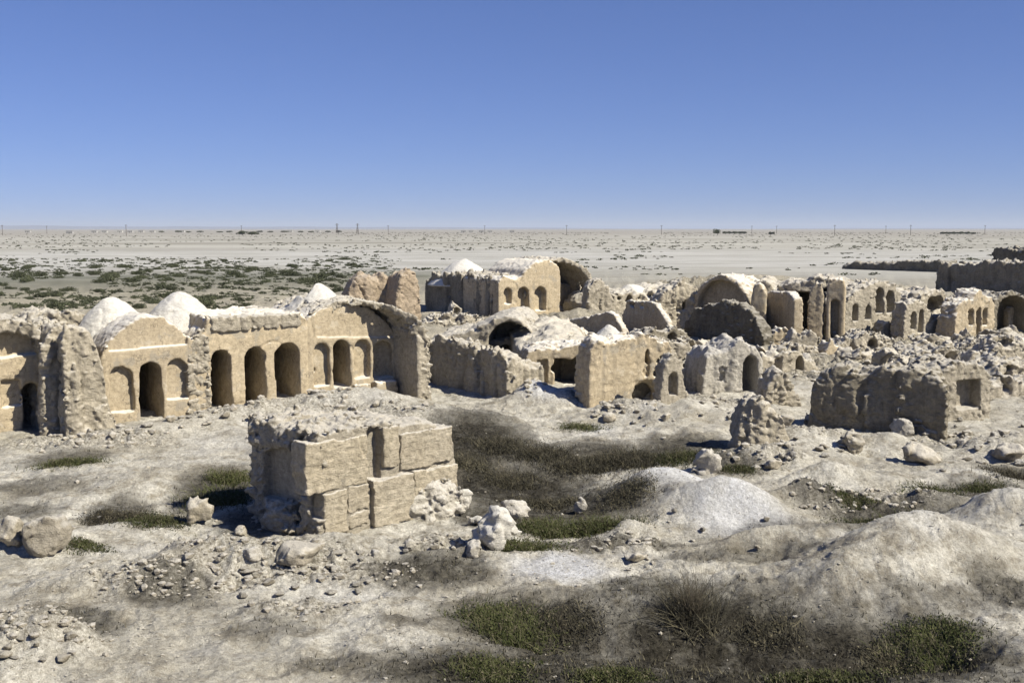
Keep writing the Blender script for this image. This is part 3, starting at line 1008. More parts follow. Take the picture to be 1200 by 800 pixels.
# low vault room in the centre
def centre_vault():
    fr = FR(500, 430, 632, 432)
    r = thing("sunken_vault", "sunken vaulted room with a black arched mouth and earth covered roof", "ruin", fr.a)
    def slab(X, Y, Z, d):
        return d
    wall(r, fr, "vault", [(500, 398), (520, 392), (542, 388), (560, 379), (578, 372), (594, 369), (610, 374), (624, 388), (634, 402)], 0, 6.5,
         [(571, 624, 377, 432, 3.2)], EARTH, (.10, .045, 0), .08, soft=.15, back=.0)
    xa = fr.pix(566, 400, 1.3)[0]; xb = fr.pix(630, 400, 1.3)[0]
    wall(r, fr, "inner_wall", [(570, 398), (600, 396), (628, 400)], 1.5, 2.2, [(585, 600, 404, 430, 1.5), (606, 620, 404, 430, 1.5)], EARTH, (.06, .05, 0), .08, off=1.5)
    f2 = FR(618, 452, 692, 451)
    r2 = thing("low_house", "low lit house front with a black broken doorway and one niche", "ruin", f2.a)
    wall(r2, f2, "facade_wall", [(614, 425), (619, 412), (630, 407), (650, 404), (668, 402), (684, 402), (694, 408), (697, 430)], 0, 2.6,
         [(629, 641, 422, 450, .3, 'flat'), (648, 690, 418, 456, 2.0, 'hole'), (650, 664, 420, 452, 2.2, 'flat')], PLASTER, (.10, .06, .06), .07, plaster=.35)
    wall(r2, f2, "roof", [(610, 412), (630, 402), (660, 394), (690, 396), (702, 410)], 2.4, 9.5, (), EARTH, (.2, .06, 0), .12, off=2.4, back=.06)


centre_vault()

simple("grooved_wall", "dark grooved wall slab with a pale sloping right end in the centre", (502, 449, 592, 467),
       [(500, 396), (508, 391), (525, 393), (545, 397), (562, 402), (576, 406), (588, 412), (594, 420)], 0, 2.0, (), EARTH, (.12, .055, .24), .06, batter=.02, back=-.32)

# wall with white cap
def capped_wall():
    fr = FR(694, 479, 768, 472)
    r = thing("capped_wall", "pitted lit wall under a small white cap, right of the low house", "ruin", fr.a)
    wall(r, fr, "wall", [(690, 432), (692, 412), (697, 400), (706, 396), (718, 400), (730, 394), (744, 396), (752, 390), (763, 392), (772, 402), (781, 400), (787, 410), (793, 424)], 0, 1.0,
         [(744, 773, 449, 478, 1.5, 'hole'), (768, 790, 412, 446, 1.6, 'hole'), (756, 762, 402, 430, .4, 'hole')], PLASTER, (.16, .06, .09), .06, plaster=.3)
    wall(r, fr, "rear_mass", [(738, 412), (748, 398), (764, 394), (780, 400), (796, 414)], .9, 3.0, (), EARTH, (.15, .08, .06), .08, off=.9)
    domepart(r, fr, "cap", *rooft(fr, 714, 1.5), Zz2(fr, 714, 395, 1.5), .66, Zz2(fr, 712, 379, 1.5) - Zz2(fr, 714, 395, 1.5), WHITE, 1.2, (.04, .02, 0), .06)
    simple("niche_pillar", "slim tapering pillar with one tall niche above a rubble slope", (776, 484, 803, 481),
           [(774, 462), (777, 440), (781, 424), (788, 414), (795, 418), (800, 432), (804, 458)], 0, .55, [(784, 794, 436, 463, .4)], EARTH, (.07, .07, .05), .055, plaster=.4)


capped_wall()

simple("jagged_wall", "jagged crumbling wall end left of the big shaded arch", (772, 387, 836, 385),
       [(764, 372), (769, 350), (778, 340), (788, 338), (795, 328), (802, 326), (810, 336), (818, 342), (826, 356), (834, 385)], 0, 1.1,
       [(798, 806, 352, 366, .6, 'hole'), (814, 824, 350, 366, .7, 'hole')], EARTH, (.26, .09, .14), .09)

simple("arched_wall", "wall with one broad round arch and a shaded recess", (814, 386, 880, 391),
       [(811, 352), (814, 342), (822, 332), (832, 325), (845, 321), (858, 324), (868, 332), (876, 344), (881, 356)], 0, 3.0,
       [(817, 873, 328, 394, .8)], PLASTER, (.09, .07, 0), .09, plaster=.4, soft=.12)

simple("round_backed_vault", "dark bristly round backed vault end in front of the broad arch", (806, 396, 890, 407),
       [(799, 396), (803, 378), (813, 364), (829, 355), (848, 351), (865, 354), (878, 362), (888, 377), (895, 396)], 0, .8, (), DARKER, (.08, .07, .12), .08, jag=.03)

# arcade of broken piers
def piers():
    fr = FR(876, 393, 992, 397)
    r = thing("pier_arcade", "row of tall broken piers with black gaps right of the broad arch", "ruin", fr.a)
    wall(r, fr, "back_wall", [(872, 345), (880, 330), (892, 326), (905, 332), (920, 328), (935, 330), (950, 326), (970, 322), (985, 326), (998, 335)], 3.2, 7.5, [(926, 949, 342, 396, 4.0, 'flat'), (963, 971, 338, 394, 3.0, 'flat'), (884, 896, 340, 392, 2.0, 'arch')], EARTH, (.25, .08, .1), .11, off=3.2)
    for sky, dp in (([(879, 350), (883, 334), (890, 331), (896, 338), (898, 345)], .9), ([(947, 352), (950, 338), (957, 330), (963, 334), (966, 345)], .9)):
        wall(r, fr, "pier", sky, 0, dp, (), PLASTER, (.08, .07, .05), .09, plaster=.4)
    wall(r, fr, "pier", [(969, 334), (972, 327), (980, 324), (988, 326), (991, 336)], 0, 1.0, [(973, 983, 351, 397, .7)], PLASTER, (.06, .05, 0), .08, plaster=.3, soft=.1)
    f2 = Frame(at(896, 388), at(927, 396))
    wall(r, f2, "side_wall", [(893, 348), (897, 341), (912, 341), (922, 340), (930, 350)], 0, .7, (), PLASTER, (.05, .05, 0), .09, plaster=.4)


piers()

simple("niched_wall", "ragged wall with two dark arched windows and two small niches", (992, 394, 1064, 388),
       [(990, 358), (995, 346), (1004, 338), (1016, 334), (1028, 328), (1040, 328), (1050, 334), (1058, 346), (1065, 360)], 0, 2.2,
       [(999, 1006, 356, 376, .6), (1014, 1021, 357, 374, .6), (1027, 1037, 337, 367, 1.8), (1040, 1049, 341, 367, 1.8)], EARTH, (.16, .10, 0), .09, plaster=.5)
simple("niched_wall", "short lit wall with two slot niches before a black hollow", (1062, 396, 1112, 392),
       [(1060, 372), (1064, 354), (1074, 349), (1083, 352), (1092, 362), (1102, 372), (1114, 386)], 0, 1.1,
       [(1068, 1074, 365, 386, .6), (1077, 1083, 362, 390, 1.0)], EARTH, (.12, .09, 0), .08, plaster=.5)
simple("collapsed_house", "collapsed house heap with black hollows below the long dark wall", (1080, 384, 1125, 378),
       [(1074, 352), (1082, 342), (1094, 338), (1106, 344), (1114, 352), (1126, 366)], 0, 4.0,
       [(1086, 1106, 346, 368, 1.8, 'hole'), (1112, 1124, 358, 374, 1.2, 'hole')], EARTH, (.3, .09, .08), .1)
simple("niched_house", "lit house front with three slot niches near the right edge", (1122, 396, 1167, 390),
       [(1120, 372), (1125, 356), (1132, 349), (1141, 350), (1145, 340), (1150, 337), (1155, 343), (1162, 346), (1168, 350)], 0, 1.4,
       [(1136, 1142, 361, 381, .6), (1145, 1151, 361, 394, 1.2), (1153, 1159, 361, 381, .6)], PLASTER, (.14, .1, 0), .09, plaster=.5)
def right_iwan():
    fr = FR(1166, 390, 1216, 388)
    r = thing("open_iwan", "dark open vaulted hall cut by the right edge of the picture", "ruin", fr.a)
    wall(r, fr, "wall", [(1163, 362), (1167, 350), (1174, 344), (1184, 341), (1196, 343), (1206, 350), (1216, 350), (1232, 348)], 0, 4.5,
         [(1169, 1204, 346, 392, 2.2), (1210, 1226, 356, 388, 1)], DARK, (.12, .08, 0), .09)
    wall(r, fr, "column", [(1183, 366), (1186, 360), (1192, 360), (1195, 366)], 1.2, 1.8, (), PLASTER, (.05, .05, 0), .08, off=1.2)


right_iwan()

simple("enclosure_wall", "long dark enclosure wall far back on the right", (1098, 344, 1240, 353),
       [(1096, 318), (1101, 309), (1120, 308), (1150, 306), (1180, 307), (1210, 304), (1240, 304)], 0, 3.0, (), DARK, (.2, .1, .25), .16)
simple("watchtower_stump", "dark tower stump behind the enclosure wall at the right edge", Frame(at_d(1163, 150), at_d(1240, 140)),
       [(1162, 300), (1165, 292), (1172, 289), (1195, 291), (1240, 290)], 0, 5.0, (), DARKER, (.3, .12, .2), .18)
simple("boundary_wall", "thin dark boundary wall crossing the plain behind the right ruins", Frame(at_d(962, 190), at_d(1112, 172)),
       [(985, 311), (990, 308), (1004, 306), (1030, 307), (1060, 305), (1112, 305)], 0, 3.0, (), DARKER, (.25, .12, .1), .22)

# big grooved wall, front right
def big_right():
    fr = FR(952, 501, 1104, 516)
    r = thing("grooved_bastion", "massive dark grooved wall with a niche wing casting a black shadow", "ruin", fr.a)
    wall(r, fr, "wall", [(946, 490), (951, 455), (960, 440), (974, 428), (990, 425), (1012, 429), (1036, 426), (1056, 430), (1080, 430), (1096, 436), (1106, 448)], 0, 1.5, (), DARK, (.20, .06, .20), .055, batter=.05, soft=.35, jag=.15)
    f2 = FR(1108, 494, 1162, 489)
    wall(r, f2, "niche_wing", [(1104, 440), (1110, 428), (1122, 422), (1140, 421), (1154, 426), (1161, 440), (1164, 470)], 0, 2.2, [(1122, 1149, 445, 479, .55, 'flat')], EARTH, (.10, .09, .08), .06, plaster=.5)
    f3 = FR(1016, 470, 1068, 476)
    wall(r, f3, "broken_arch", [(1018, 425), (1022, 414), (1032, 408), (1044, 410), (1056, 418), (1066, 430)], 0, .9, [(1028, 1058, 416, 460, 1.2)], EARTH, (.06, .06, 0), .06)


big_right()

def pale_mass():
    simple("fluted_wall", "pale fluted wall mass with a tall black doorway and white crown", (832, 464, 896, 462),
           [(824, 440), (828, 418), (836, 409), (848, 411), (856, 405), (864, 398), (872, 398), (880, 404), (888, 406), (897, 420)], 0, 2.4,
           [(871, 888, 416, 464, 2.8), (842, 850, 426, 452, .3, 'hole')], PALE, (.10, .045, .15), .06)
    simple("wall_stump", "rounded stump with one smooth lit face left of the bastion shadow", (900, 480, 940, 478),
           [(896, 468), (900, 450), (907, 438), (915, 431), (923, 438), (932, 454), (941, 472)], 0, .8, (), EARTH, (.12, .08, .06), .06)
    simple("earth_stump", "ragged dark topped earth stump before the wall stump", (868, 532, 926, 530),
           [(862, 520), (868, 492), (876, 470), (884, 463), (896, 468), (906, 476), (916, 490), (928, 522)], 0, .9, (), EARTH, (.14, .07, .12), .05, soft=.2)


pale_mass()

simple("ragged_wall", "ragged broken wall with black caves behind the slim niche pillar", (758, 441, 832, 437),
       [(754, 410), (762, 398), (774, 394), (788, 398), (798, 406), (812, 410), (824, 418), (834, 432)], 0, 1.2,
       [(766, 786, 410, 444, 2, 'hole'), (802, 816, 416, 436, 1, 'hole')], EARTH, (.20, .10, .08), .07)
simple("ragged_wall", "broken wall stub with a low arch behind the bastion's right wing", (1070, 440, 1130, 436),
       [(1066, 428), (1074, 414), (1086, 408), (1100, 410), (1112, 406), (1124, 414), (1134, 430)], 0, 1.2,
       [(1084, 1096, 416, 438, 1, 'arch'), (1108, 1120, 416, 432, 1, 'hole')], EARTH, (.18, .10, .08), .07)
simple("ragged_wall", "stepped wall stub with two gaps between the niched wall and the bastion", (985, 414, 1044, 410),
       [(982, 404), (990, 396), (1002, 398), (1012, 390), (1026, 392), (1036, 398), (1048, 408)], 0, 1.2,
       [(996, 1004, 400, 414, 1, 'hole'), (1020, 1030, 398, 412, 1, 'hole')], EARTH, (.18, .10, .08), .08)
simple("ragged_wall", "crumbling wall stub right of the bastion near the edge of the frame", (1168, 452, 1215, 448),
       [(1164, 440), (1172, 426), (1184, 420), (1198, 424), (1220, 430)], 0, 1.2,
       [(1178, 1190, 430, 450, 1, 'hole')], EARTH, (.2, .10, .08), .07)
simple("ragged_wall", "crumbling wall run between the fluted wall and the bastion", (893, 440, 956, 436),
       [(888, 432), (896, 418), (906, 421), (916, 413), (928, 417), (938, 411), (948, 417), (960, 430)], 0, 1.1,
       [(908, 916, 423, 438, 1, 'hole'), (932, 942, 418, 436, 1, 'arch')], EARTH, (.16, .06, .10), .07, plaster=.6)
simple("ragged_wall", "broken wall run joining the capped wall to the round backed vault", (742, 416, 808, 412),
       [(738, 404), (746, 388), (756, 391), (768, 382), (780, 386), (792, 380), (802, 386), (812, 402)], 0, 1.1,
       [(758, 766, 394, 410, 1, 'hole'), (784, 792, 390, 408, 1, 'arch')], DARK, (.16, .06, .10), .075, plaster=.6)
simple("ragged_wall", "jagged wall run right of the bastion's niche wing", (1158, 470, 1215, 464),
       [(1152, 458), (1164, 446), (1174, 450), (1186, 440), (1200, 446), (1220, 442)], 0, 1.0,
       [(1178, 1188, 448, 466, 1, 'hole')], EARTH, (.16, .06, .10), .065, plaster=.6)
simple("ragged_wall", "long low ragged wall below the two sloping walls", (640, 412, 760, 404),
       [(636, 402), (650, 392), (672, 390), (694, 394), (712, 398), (734, 392), (752, 390), (764, 400)], 0, 1.2,
       [(700, 708, 398, 408, 1, 'hole')], EARTH, (.2, .10, .08), .08)

# low wall remains right of the piers
for k, (lab, a, sky, dp) in enumerate([
    ("low ruined wall footing below the two dark arched windows", (1000, 410, 1052, 408), [(998, 400), (1008, 392), (1024, 390), (1040, 393), (1054, 402)], 1.5),
    ("low broken wall footing under the niched house", (1128, 412, 1200, 408), [(1124, 404), (1140, 398), (1160, 399), (1180, 394), (1204, 400)], 1.6),
    ("crumbled arch footing at the right edge below the open vaulted hall", (1160, 424, 1215, 422), [(1158, 412), (1168, 400), (1182, 393), (1196, 398), (1215, 410)], 1.8),
    ("ridge of melted mud wall behind the bastion", (1060, 428, 1120, 424), [(1056, 420), (1070, 410), (1090, 407), (1108, 410), (1122, 418)], 1.6),
    ("ragged footing between the capped wall and the round backed vault", (790, 420, 835, 416), [(786, 412), (796, 402), (812, 398), (826, 402), (838, 412)], 1.5),
    ("low crumbled ridge in front of the pier arcade", (905, 418, 960, 416), [(900, 414), (915, 406), (930, 402), (945, 405), (962, 412)], 1.4),
    ("low melted wall behind the dark grooved slab", (500, 384, 575, 382), [(496, 380), (510, 370), (535, 366), (555, 369), (580, 378)], 2.0),
]):
    simple("wall_footing", lab, a, sky, 0, dp, [(sky[2][0] - 5, sky[2][0] + 5, sky[2][1] + 3, sky[2][1] + 12, .8, 'hole')], EARTH, (.22, .14, .08), .08)


def fragments():
    # small wall ends standing about the ruin field, on the town's grid
    spots = [(706, 408), (748, 404), (806, 412), (838, 398), (902, 404), (938, 432), (968, 416), (1004, 422), (1030, 400), (1074, 404), (1094, 398), (1104, 418),
             (1136, 428), (1162, 412), (1186, 420), (1190, 446), (1176, 400), (1062, 386), (1012, 384), (648, 392), (612, 364), (560, 366), (528, 372), (746, 372), (800, 378), (958, 402), (1146, 402), (1016, 438), (1040, 420), (1120, 402), (1150, 436), (1170, 432), (1196, 410), (1086, 426), (980, 402), (922, 412), (1052, 410), (1192, 432), (884, 418)]
    ends = "first second third fourth fifth sixth seventh eighth ninth tenth eleventh twelfth thirteenth fourteenth fifteenth sixteenth seventeenth eighteenth nineteenth twentieth".split()
    spots.sort()
    n = len(spots)
    for i, (px, py) in enumerate(spots):
        a = hit(px, py); a[2] -= .1; k = F / a[1]
        w = random.uniform(18, 44); h = random.uniform(13, 30)
        ang = random.choice((34, 20, 0, -56, -40)) + random.uniform(-8, 8)
        fr = Frame(a, ang=math.radians(ang))
        lw = w / k / max(.5, math.cos(math.radians(ang)))
        n_ = random.randint(4, 7)
        sx_ = np.linspace(0, 1, n_)
        sk = []
        for q in sx_:
            e = h * (.35 + .65 * random.random()) * (.55 if q in (0, 1) else 1)
            p = fr.a + fr.u * lw * q; p[2] += e / k
            d = p - np.array((0, 0, H)); yy = d[1] * _c - d[2] * _s; zz = d[1] * _s + d[2] * _c
            sk.append((600 + F * d[0] / yy, 400 - F * zz / yy))
        nm = ends[i] + " from left" if i < 20 else ends[n - 1 - i] + " from right"
        lab = nm + ", small jagged wall end standing in the ruin field"
        r = thing("wall_remnant", lab, "ruin", fr.a, "small wall ends in the ruin field")
        op = []
        if random.random() < .6:
            q = random.uniform(.3, .7); cx = np.interp(q, sx_, [t[0] for t in sk]); cy = np.interp(q, sx_, [t[1] for t in sk])
            op = [(cx - 3.5, cx + 3.5, cy + h * .25, cy + h * .8, .6, random.choice(('arch', 'hole')))]
        wall(r, fr, "wall", sk, 0, random.uniform(.7, 1.6), op, random.choice((EARTH, EARTH, PLASTER, DARK)), (.14, .06, .08), .075, plaster=.6)


fragments()

# ------------------------------------------------------------------ boulders and fallen clods
def clod_mesh(name, w, d, h, mat, planes=9, res=None, amps=None, seed=0):
    rg = np.random.default_rng(seed + 100)
    res = res or max(w, d, h) / 16
    P = []
    for i in range(planes):
        v = rg.normal(size=3); v /= np.linalg.norm(v)
        P.append((v, rg.uniform(.48, .85)))
    a = amps or (.08 * h, .055 * h, 0)

    def base(X, Y, Z):
        x, y, z = X / (w / 2), Y / (d / 2), (Z - h * .42) / (h * .58)
        e = np.sqrt(x * x + y * y + z * z) - 1
        for v, k in P:
            e = smax(e, x * v[0] + y * v[1] + z * v[2] - k, .05)
        return e * min(w, d, h) * .45
    mg = sum(a) + 3 * res
    return grid_mesh(name, (-w / 2 - mg, -d / 2 - mg, -.35 * h - mg), (w / 2 + mg, d / 2 + mg, h + mg), res, base, (*a, None), mat)


for k, (px, py, w, h, mat, lab) in enumerate([
    (827, 553, 1.25, .95, PALE, "pale pitted boulder lying alone between scrub and white mound"),
    (52, 645, 1.30, .95, EARTH, "large craggy clod at the left edge of the frame"),
    (14, 635, .9, .65, EARTH, "smaller craggy clod touching the left edge of the frame"),
    (232, 612, .85, .75, EARTH, "rounded tan boulder left of the cracked block"),
    (546, 594, .45, .62, WHITE, "white upright stone against the right end of the block"),
    (578, 640, .95, 1.15, WHITE, "biggest white lump leaning beside the right end of the block"),
    (596, 628, .7, .6, WHITE, "white lump pressed against the right side of the biggest white lump"),
    (556, 648, .5, .4, PALE, "pale stone at the left foot of the biggest white lump"),
    (604, 606, .8, .62, PALE, "pointed grey white stone behind the biggest white lump"),
    (560, 615, .55, .45, WHITE, "small white stone tucked before the upright white stone"),
    (350, 652, 1.2, .40, EARTH, "flat fallen slab below the shaded side of the block"),
    (385, 625, .45, .65, PALE, "pale upright clod against the front corner of the block"),
    (1078, 543, 1.15, .75, EARTH, "ribbed boulder below the right end of the bastion"),
    (1001, 530, .8, 1.0, EARTH, "pointed clod standing in front of the bastion"),
    (1178, 540, 1.5, .65, EARTH, "wide rough boulder near the right edge of the frame"),
    (1055, 512, .9, .7, PALE, "leaning pale clod at the foot of the bastion"),
    (745, 655, .55, .28, EARTH, "dark cracked clod at the edge of the white mound"),
    (283, 628, .4, .3, EARTH, "small clod in the black shadow left of the block"),
    (680, 600, .4, .45, PALE, "small pale stone behind the green thorn bushes"),
    (905, 548, .6, .35, EARTH, "flat clod under the ragged earth stump"),
    (480, 645, .3, .3, PALE, "little white stone fallen under the lit face of the block"),
    (440, 655, .35, .22, PALE, "little flat stone on the dark sandy patch edge"),
    (712, 494, .6, .4, EARTH, "clod fallen from the pitted wall"),
    (780, 492, .5, .4, EARTH, "clod below the slim niche pillar"),
    (920, 500, .7, .5, EARTH, "clod lying in the bastion shadow"),
    (295, 660, .5, .3, PALE, "pale clod on the rubble bank left of the fallen slab"),
]):
    p = hit(px, py)
    me = clod_mesh("boulder", w, w * random.uniform(.7, 1.0), h, mat, 8, None, None, k)
    o = link("boulder", me, None, (p[0], p[1], p[2] - .04), random.uniform(-.5, .5))
    tag(o, lab, "boulder")

CL = [clod_mesh("clod", 1, .8, .62, (EARTH, PALE, EARTH, EARTH, EARTH, PALE)[k], 12, .075, (.05, .022, 0), 40 + k) for k in range(6)]


ORD = "zeroth second third fourth fifth sixth seventh eighth ninth tenth eleventh twelfth thirteenth fourteenth fifteenth sixteenth".split()
ORD[0] = "first"


def clods(n, px0, px1, py0, py1, label, group, smin_, smax_):
    spots = sorted((random.uniform(px0, px1), random.uniform(py0, py1)) for i in range(n))
    for i, (px, py) in enumerate(spots):
        p = hit(px, py)
        o = link("clod", CL[random.randrange(6 if random.random() < .3 else 5)], None, (p[0], p[1], p[2]), random.uniform(0, 6.28))
        s = random.uniform(smin_, smax_) * (.75 if random.random() < .6 else 1)
        o.scale = (s * random.uniform(.8, 1.3), s, s * random.uniform(.6, 1.1))
        nm = "leftmost" if i == 0 else "rightmost" if i == n - 1 else ORD[i] + " from left," if i < n / 2 else ORD[n - 1 - i] + " from right,"
        tag(o, nm + " " + label, "clod", group)


clods(26, 190, 430, 640, 705, "fallen mud clod on the rubble bank in front of the block", "clods on the rubble bank", .16, .42)
clods(12, 0, 95, 735, 795, "mud clod on the rubble heap at the bottom left corner", "clods on the corner heap", .14, .34)
clods(22, 160, 500, 478, 505, "mud clod in the debris under the arcaded building", "clods under the arcade", .25, .6)
clods(20, 800, 860, 445, 492, "broken brick on the rubble slope beside the niche pillar", "bricks on the rubble slope", .18, .42)
clods(24, 905, 1000, 505, 540, "rubble clod at the foot of the bastion shadow", "rubble by the bastion", .18, .45)
clods(16, 470, 600, 628, 655, "pale stone fallen around the right end of the block", "stones around the block", .1, .28)
clods(16, 1090, 1200, 490, 560, "rough clod scattered right of the bastion", "clods right of the bastion", .2, .5)
clods(14, 690, 760, 478, 500, "clod fallen below the capped wall", "clods below the capped wall", .2, .45)
clods(30, 880, 1190, 398, 440, "clod strewn over the ruin field before the niched walls", "clods in the ruin field", .3, .9)
clods(5, 760, 1000, 590, 640, "clod half sunk in the white mound", "clods on the white mound", .15, .4)
clods(14, 520, 700, 380, 400, "clod on the earth roof of the sunken vault", "clods on the vault roof", .2, .5)


# ------------------------------------------------------------------ small rubble: uncountable
def gravel():
    ico = np.array([[0, 0, 1], [.89, 0, .45], [.28, .85, .45], [-.72, .53, .45], [-.72, -.53, .45], [.28, -.85, .45],
                    [.72, .53, -.45], [-.28, .85, -.45], [-.89, 0, -.45], [-.28, -.85, -.45], [.72, -.53, -.45], [0, 0, -1]])
    tri = np.array([[0, 1, 2], [0, 2, 3], [0, 3, 4], [0, 4, 5], [0, 5, 1], [1, 6, 2], [2, 7, 3], [3, 8, 4], [4, 9, 5], [5, 10, 1],
                    [2, 6, 7], [3, 7, 8], [4, 8, 9], [5, 9, 10], [1, 10, 6], [11, 7, 6], [11, 8, 7], [11, 9, 8], [11, 10, 9], [11, 6, 10]])
    n = 60000
    px = RNG.uniform(-40, 1240, n); py = RNG.uniform(395, 815, n)
    v = -(py - 400) / F
    dz = -_s + v * _c; t = -H / dz
    x = (px - 600) / F * t; y = (_c + v * _s) * t
    rm = rubble_mask(x, y)
    keep = RNG.random(n) < (.012 + .34 * rm ** 1.5)
    x, y, rm = x[keep], y[keep], rm[keep]
    n = len(x)
    z = T(x, y)
    s = (.018 + .05 * RNG.random(n) ** 3) * (1 + .8 * rm) * np.clip(y / 26, .7, 2.2)
    B = ico[None] * (1 + .35 * RNG.normal(size=(n, 12, 1)) * .6) * s[:, None, None] * np.array((1.2, 1, .75))
    a = RNG.uniform(0, 6.28, n); c, sn = np.cos(a)[:, None], np.sin(a)[:, None]
    V = np.stack((B[:, :, 0] * c - B[:, :, 1] * sn + x[:, None], B[:, :, 0] * sn + B[:, :, 1] * c + y[:, None], B[:, :, 2] + z[:, None] + s[:, None] * .2), -1)
    Q = tri[None] + 12 * np.arange(n)[:, None, None]
    me = mesh_from("rubble", V.reshape(-1, 3), Q.reshape(-1, 3), EARTH, False)
    n = 14000
    py = RNG.uniform(520, 820, n); px = RNG.uniform(-40, 1240, n)
    v = -(py - 400) / F; t = -H / (-_s + v * _c)
    x = (px - 600) / F * t; y = (_c + v * _s) * t
    k = (fbm(x * .9, y * .9, 51.0, 3) > -.12) & (dark_mask(x, y) < .15)
    x, y = x[k], y[k]; n = len(x); z = T(x, y)
    s = .010 + .016 * RNG.random(n) ** 2
    V = ico[None, [0, 1, 2, 3, 4, 5]] * (1 + .3 * RNG.normal(size=(n, 6, 1))) * s[:, None, None] * np.array((1.3, 1, .8)) + np.stack((x, y, z), 1)[:, None]
    Q = tri[None, :5] + 6 * np.arange(n)[:, None, None]
    g = mesh_from("grit", V.reshape(-1, 3), Q.reshape(-1, 3), EARTH, False)
    tag(link("grit", g), "fine gravel sprinkled over the crusted soil", "gravel", kind="stuff")
    tag(link("rubble", me), "loose mud rubble and pebbles strewn between the ruins", "rubble", kind="stuff")


gravel()


# ------------------------------------------------------------------ plants
def leaves(n, rx, ry, rz, size, seed, hollow=.45, lumps=6):
    """leaf triangles filling a lumpy low dome"""
    rg = np.random.default_rng(seed)
    c = rg.normal(size=(lumps, 3)) * np.array((rx * .45, ry * .45, 0)); c[:, 2] = rz * rg.uniform(.05, .45, lumps)
    R = rg.uniform(.4, .75, lumps)
    k = rg.integers(0, lumps, n)
    d = rg.normal(size=(n, 3)); d /= np.linalg.norm(d, axis=1)[:, None]
    rad = R[k] * (hollow + (1 - hollow) * rg.random(n) ** .5)
    p = c[k] + d * rad[:, None] * np.array((rx, ry, rz))
    p = p[p[:, 2] > -.03]
    n = len(p)
    a = rg.normal(size=(n, 3)); a /= np.linalg.norm(a, axis=1)[:, None]
    b = np.cross(a, rg.normal(size=(n, 3))); b /= np.linalg.norm(b, axis=1)[:, None]
    s = size * rg.uniform(.6, 1.4, n)[:, None]
    V = np.stack((p + a * s, p - a * s * .6 + b * s * .5, p - a * s * .6 - b * s * .5), 1).reshape(-1, 3)
    return V, np.arange(len(V)).reshape(-1, 3)


def blades(P, hgt, seed, wid=.012, lean=.5):
    """thin blades standing at the points P (n,3)"""
    rg = np.random.default_rng(seed)
    n = len(P)
    a = rg.uniform(0, 6.28, n); l = hgt * rg.uniform(.2, 1.4, n); le = lean * rg.random(n)
    tip = P + np.stack((np.cos(a) * l * le, np.sin(a) * l * le, l), 1)
    w = np.stack((-np.sin(a), np.cos(a), np.zeros(n)), 1) * wid
    V = np.stack((P - w, P + w, tip), 1).reshape(-1, 3)
    return V, np.arange(3 * n).reshape(-1, 3)


def twigs(n, rx, rz, seed, rad=.008, seg=4):
    rg = np.random.default_rng(seed)
    V = []; Q = []
    for i in range(n):
        a = rg.uniform(0, 6.28); el = rg.uniform(.25, 1.45)
        p = np.array((rg.normal() * rx * .12, rg.normal() * rx * .12, -.03))
        v = np.array((math.cos(a) * math.cos(el) * rx, math.sin(a) * math.cos(el) * rx, math.sin(el) * rz)) / seg * rg.uniform(.6, 1.1)
        b0 = len(V)
        for s in range(seg + 1):
            r = rad * (1 - .75 * s / seg)
            for k in range(3):
                V.append(p + r * np.array((math.cos(k * 2.1), math.sin(k * 2.1), .3 * math.cos(k * 2.1 + 1))))
            if s < seg:
                for k in range(3):
                    Q.append((b0 + 3 * s + k, b0 + 3 * s + (k + 1) % 3, b0 + 3 * s + 3 + (k + 1) % 3, b0 + 3 * s + 3 + k))
            p = p + v
            v = v + rg.normal(size=3) * np.linalg.norm(v) * .28
    return np.array(V), np.array(Q)


def bush(name, px, py, rx, ry, rz, label, mat, n=2600, size=.03, tw=24, seed=0, group=None, lumps=7):
    p = hit(px, py)
    r = thing(name, label, "bush", p, group)
    V, Q = leaves(int(n * .7), rx * 1.1, ry * 1.1, rz * .65, size * .85, seed, .15, lumps + 14)
    rg = np.random.default_rng(seed + 9)
    B = rg.normal(size=(int(n * .55), 3)) * np.array((rx * .5, ry * .5, 0))
    V2, Q2 = blades(B, rz * .45, seed + 3, .009, 2.2)
    V = np.concatenate((V, V2)); Q = np.concatenate((Q, Q2 + len(V) - len(V2)))
    V[:, 2] += T(V[:, 0] + p[0], V[:, 1] + p[1]) - p[2]
    me = mesh_from("foliage", V, Q, mat, False)
    me.materials.append(DRY)
    me.polygons.foreach_set("material_index", (rg.random(len(Q)) < .18).astype(np.int32))
    link("foliage", me, r)
    V, Q = twigs(tw * 2, rx * 1.0, rz * 1.2, seed + 5, .006)
    link("twigs", mesh_from("twigs", V, Q, TWIG), r)
    return r


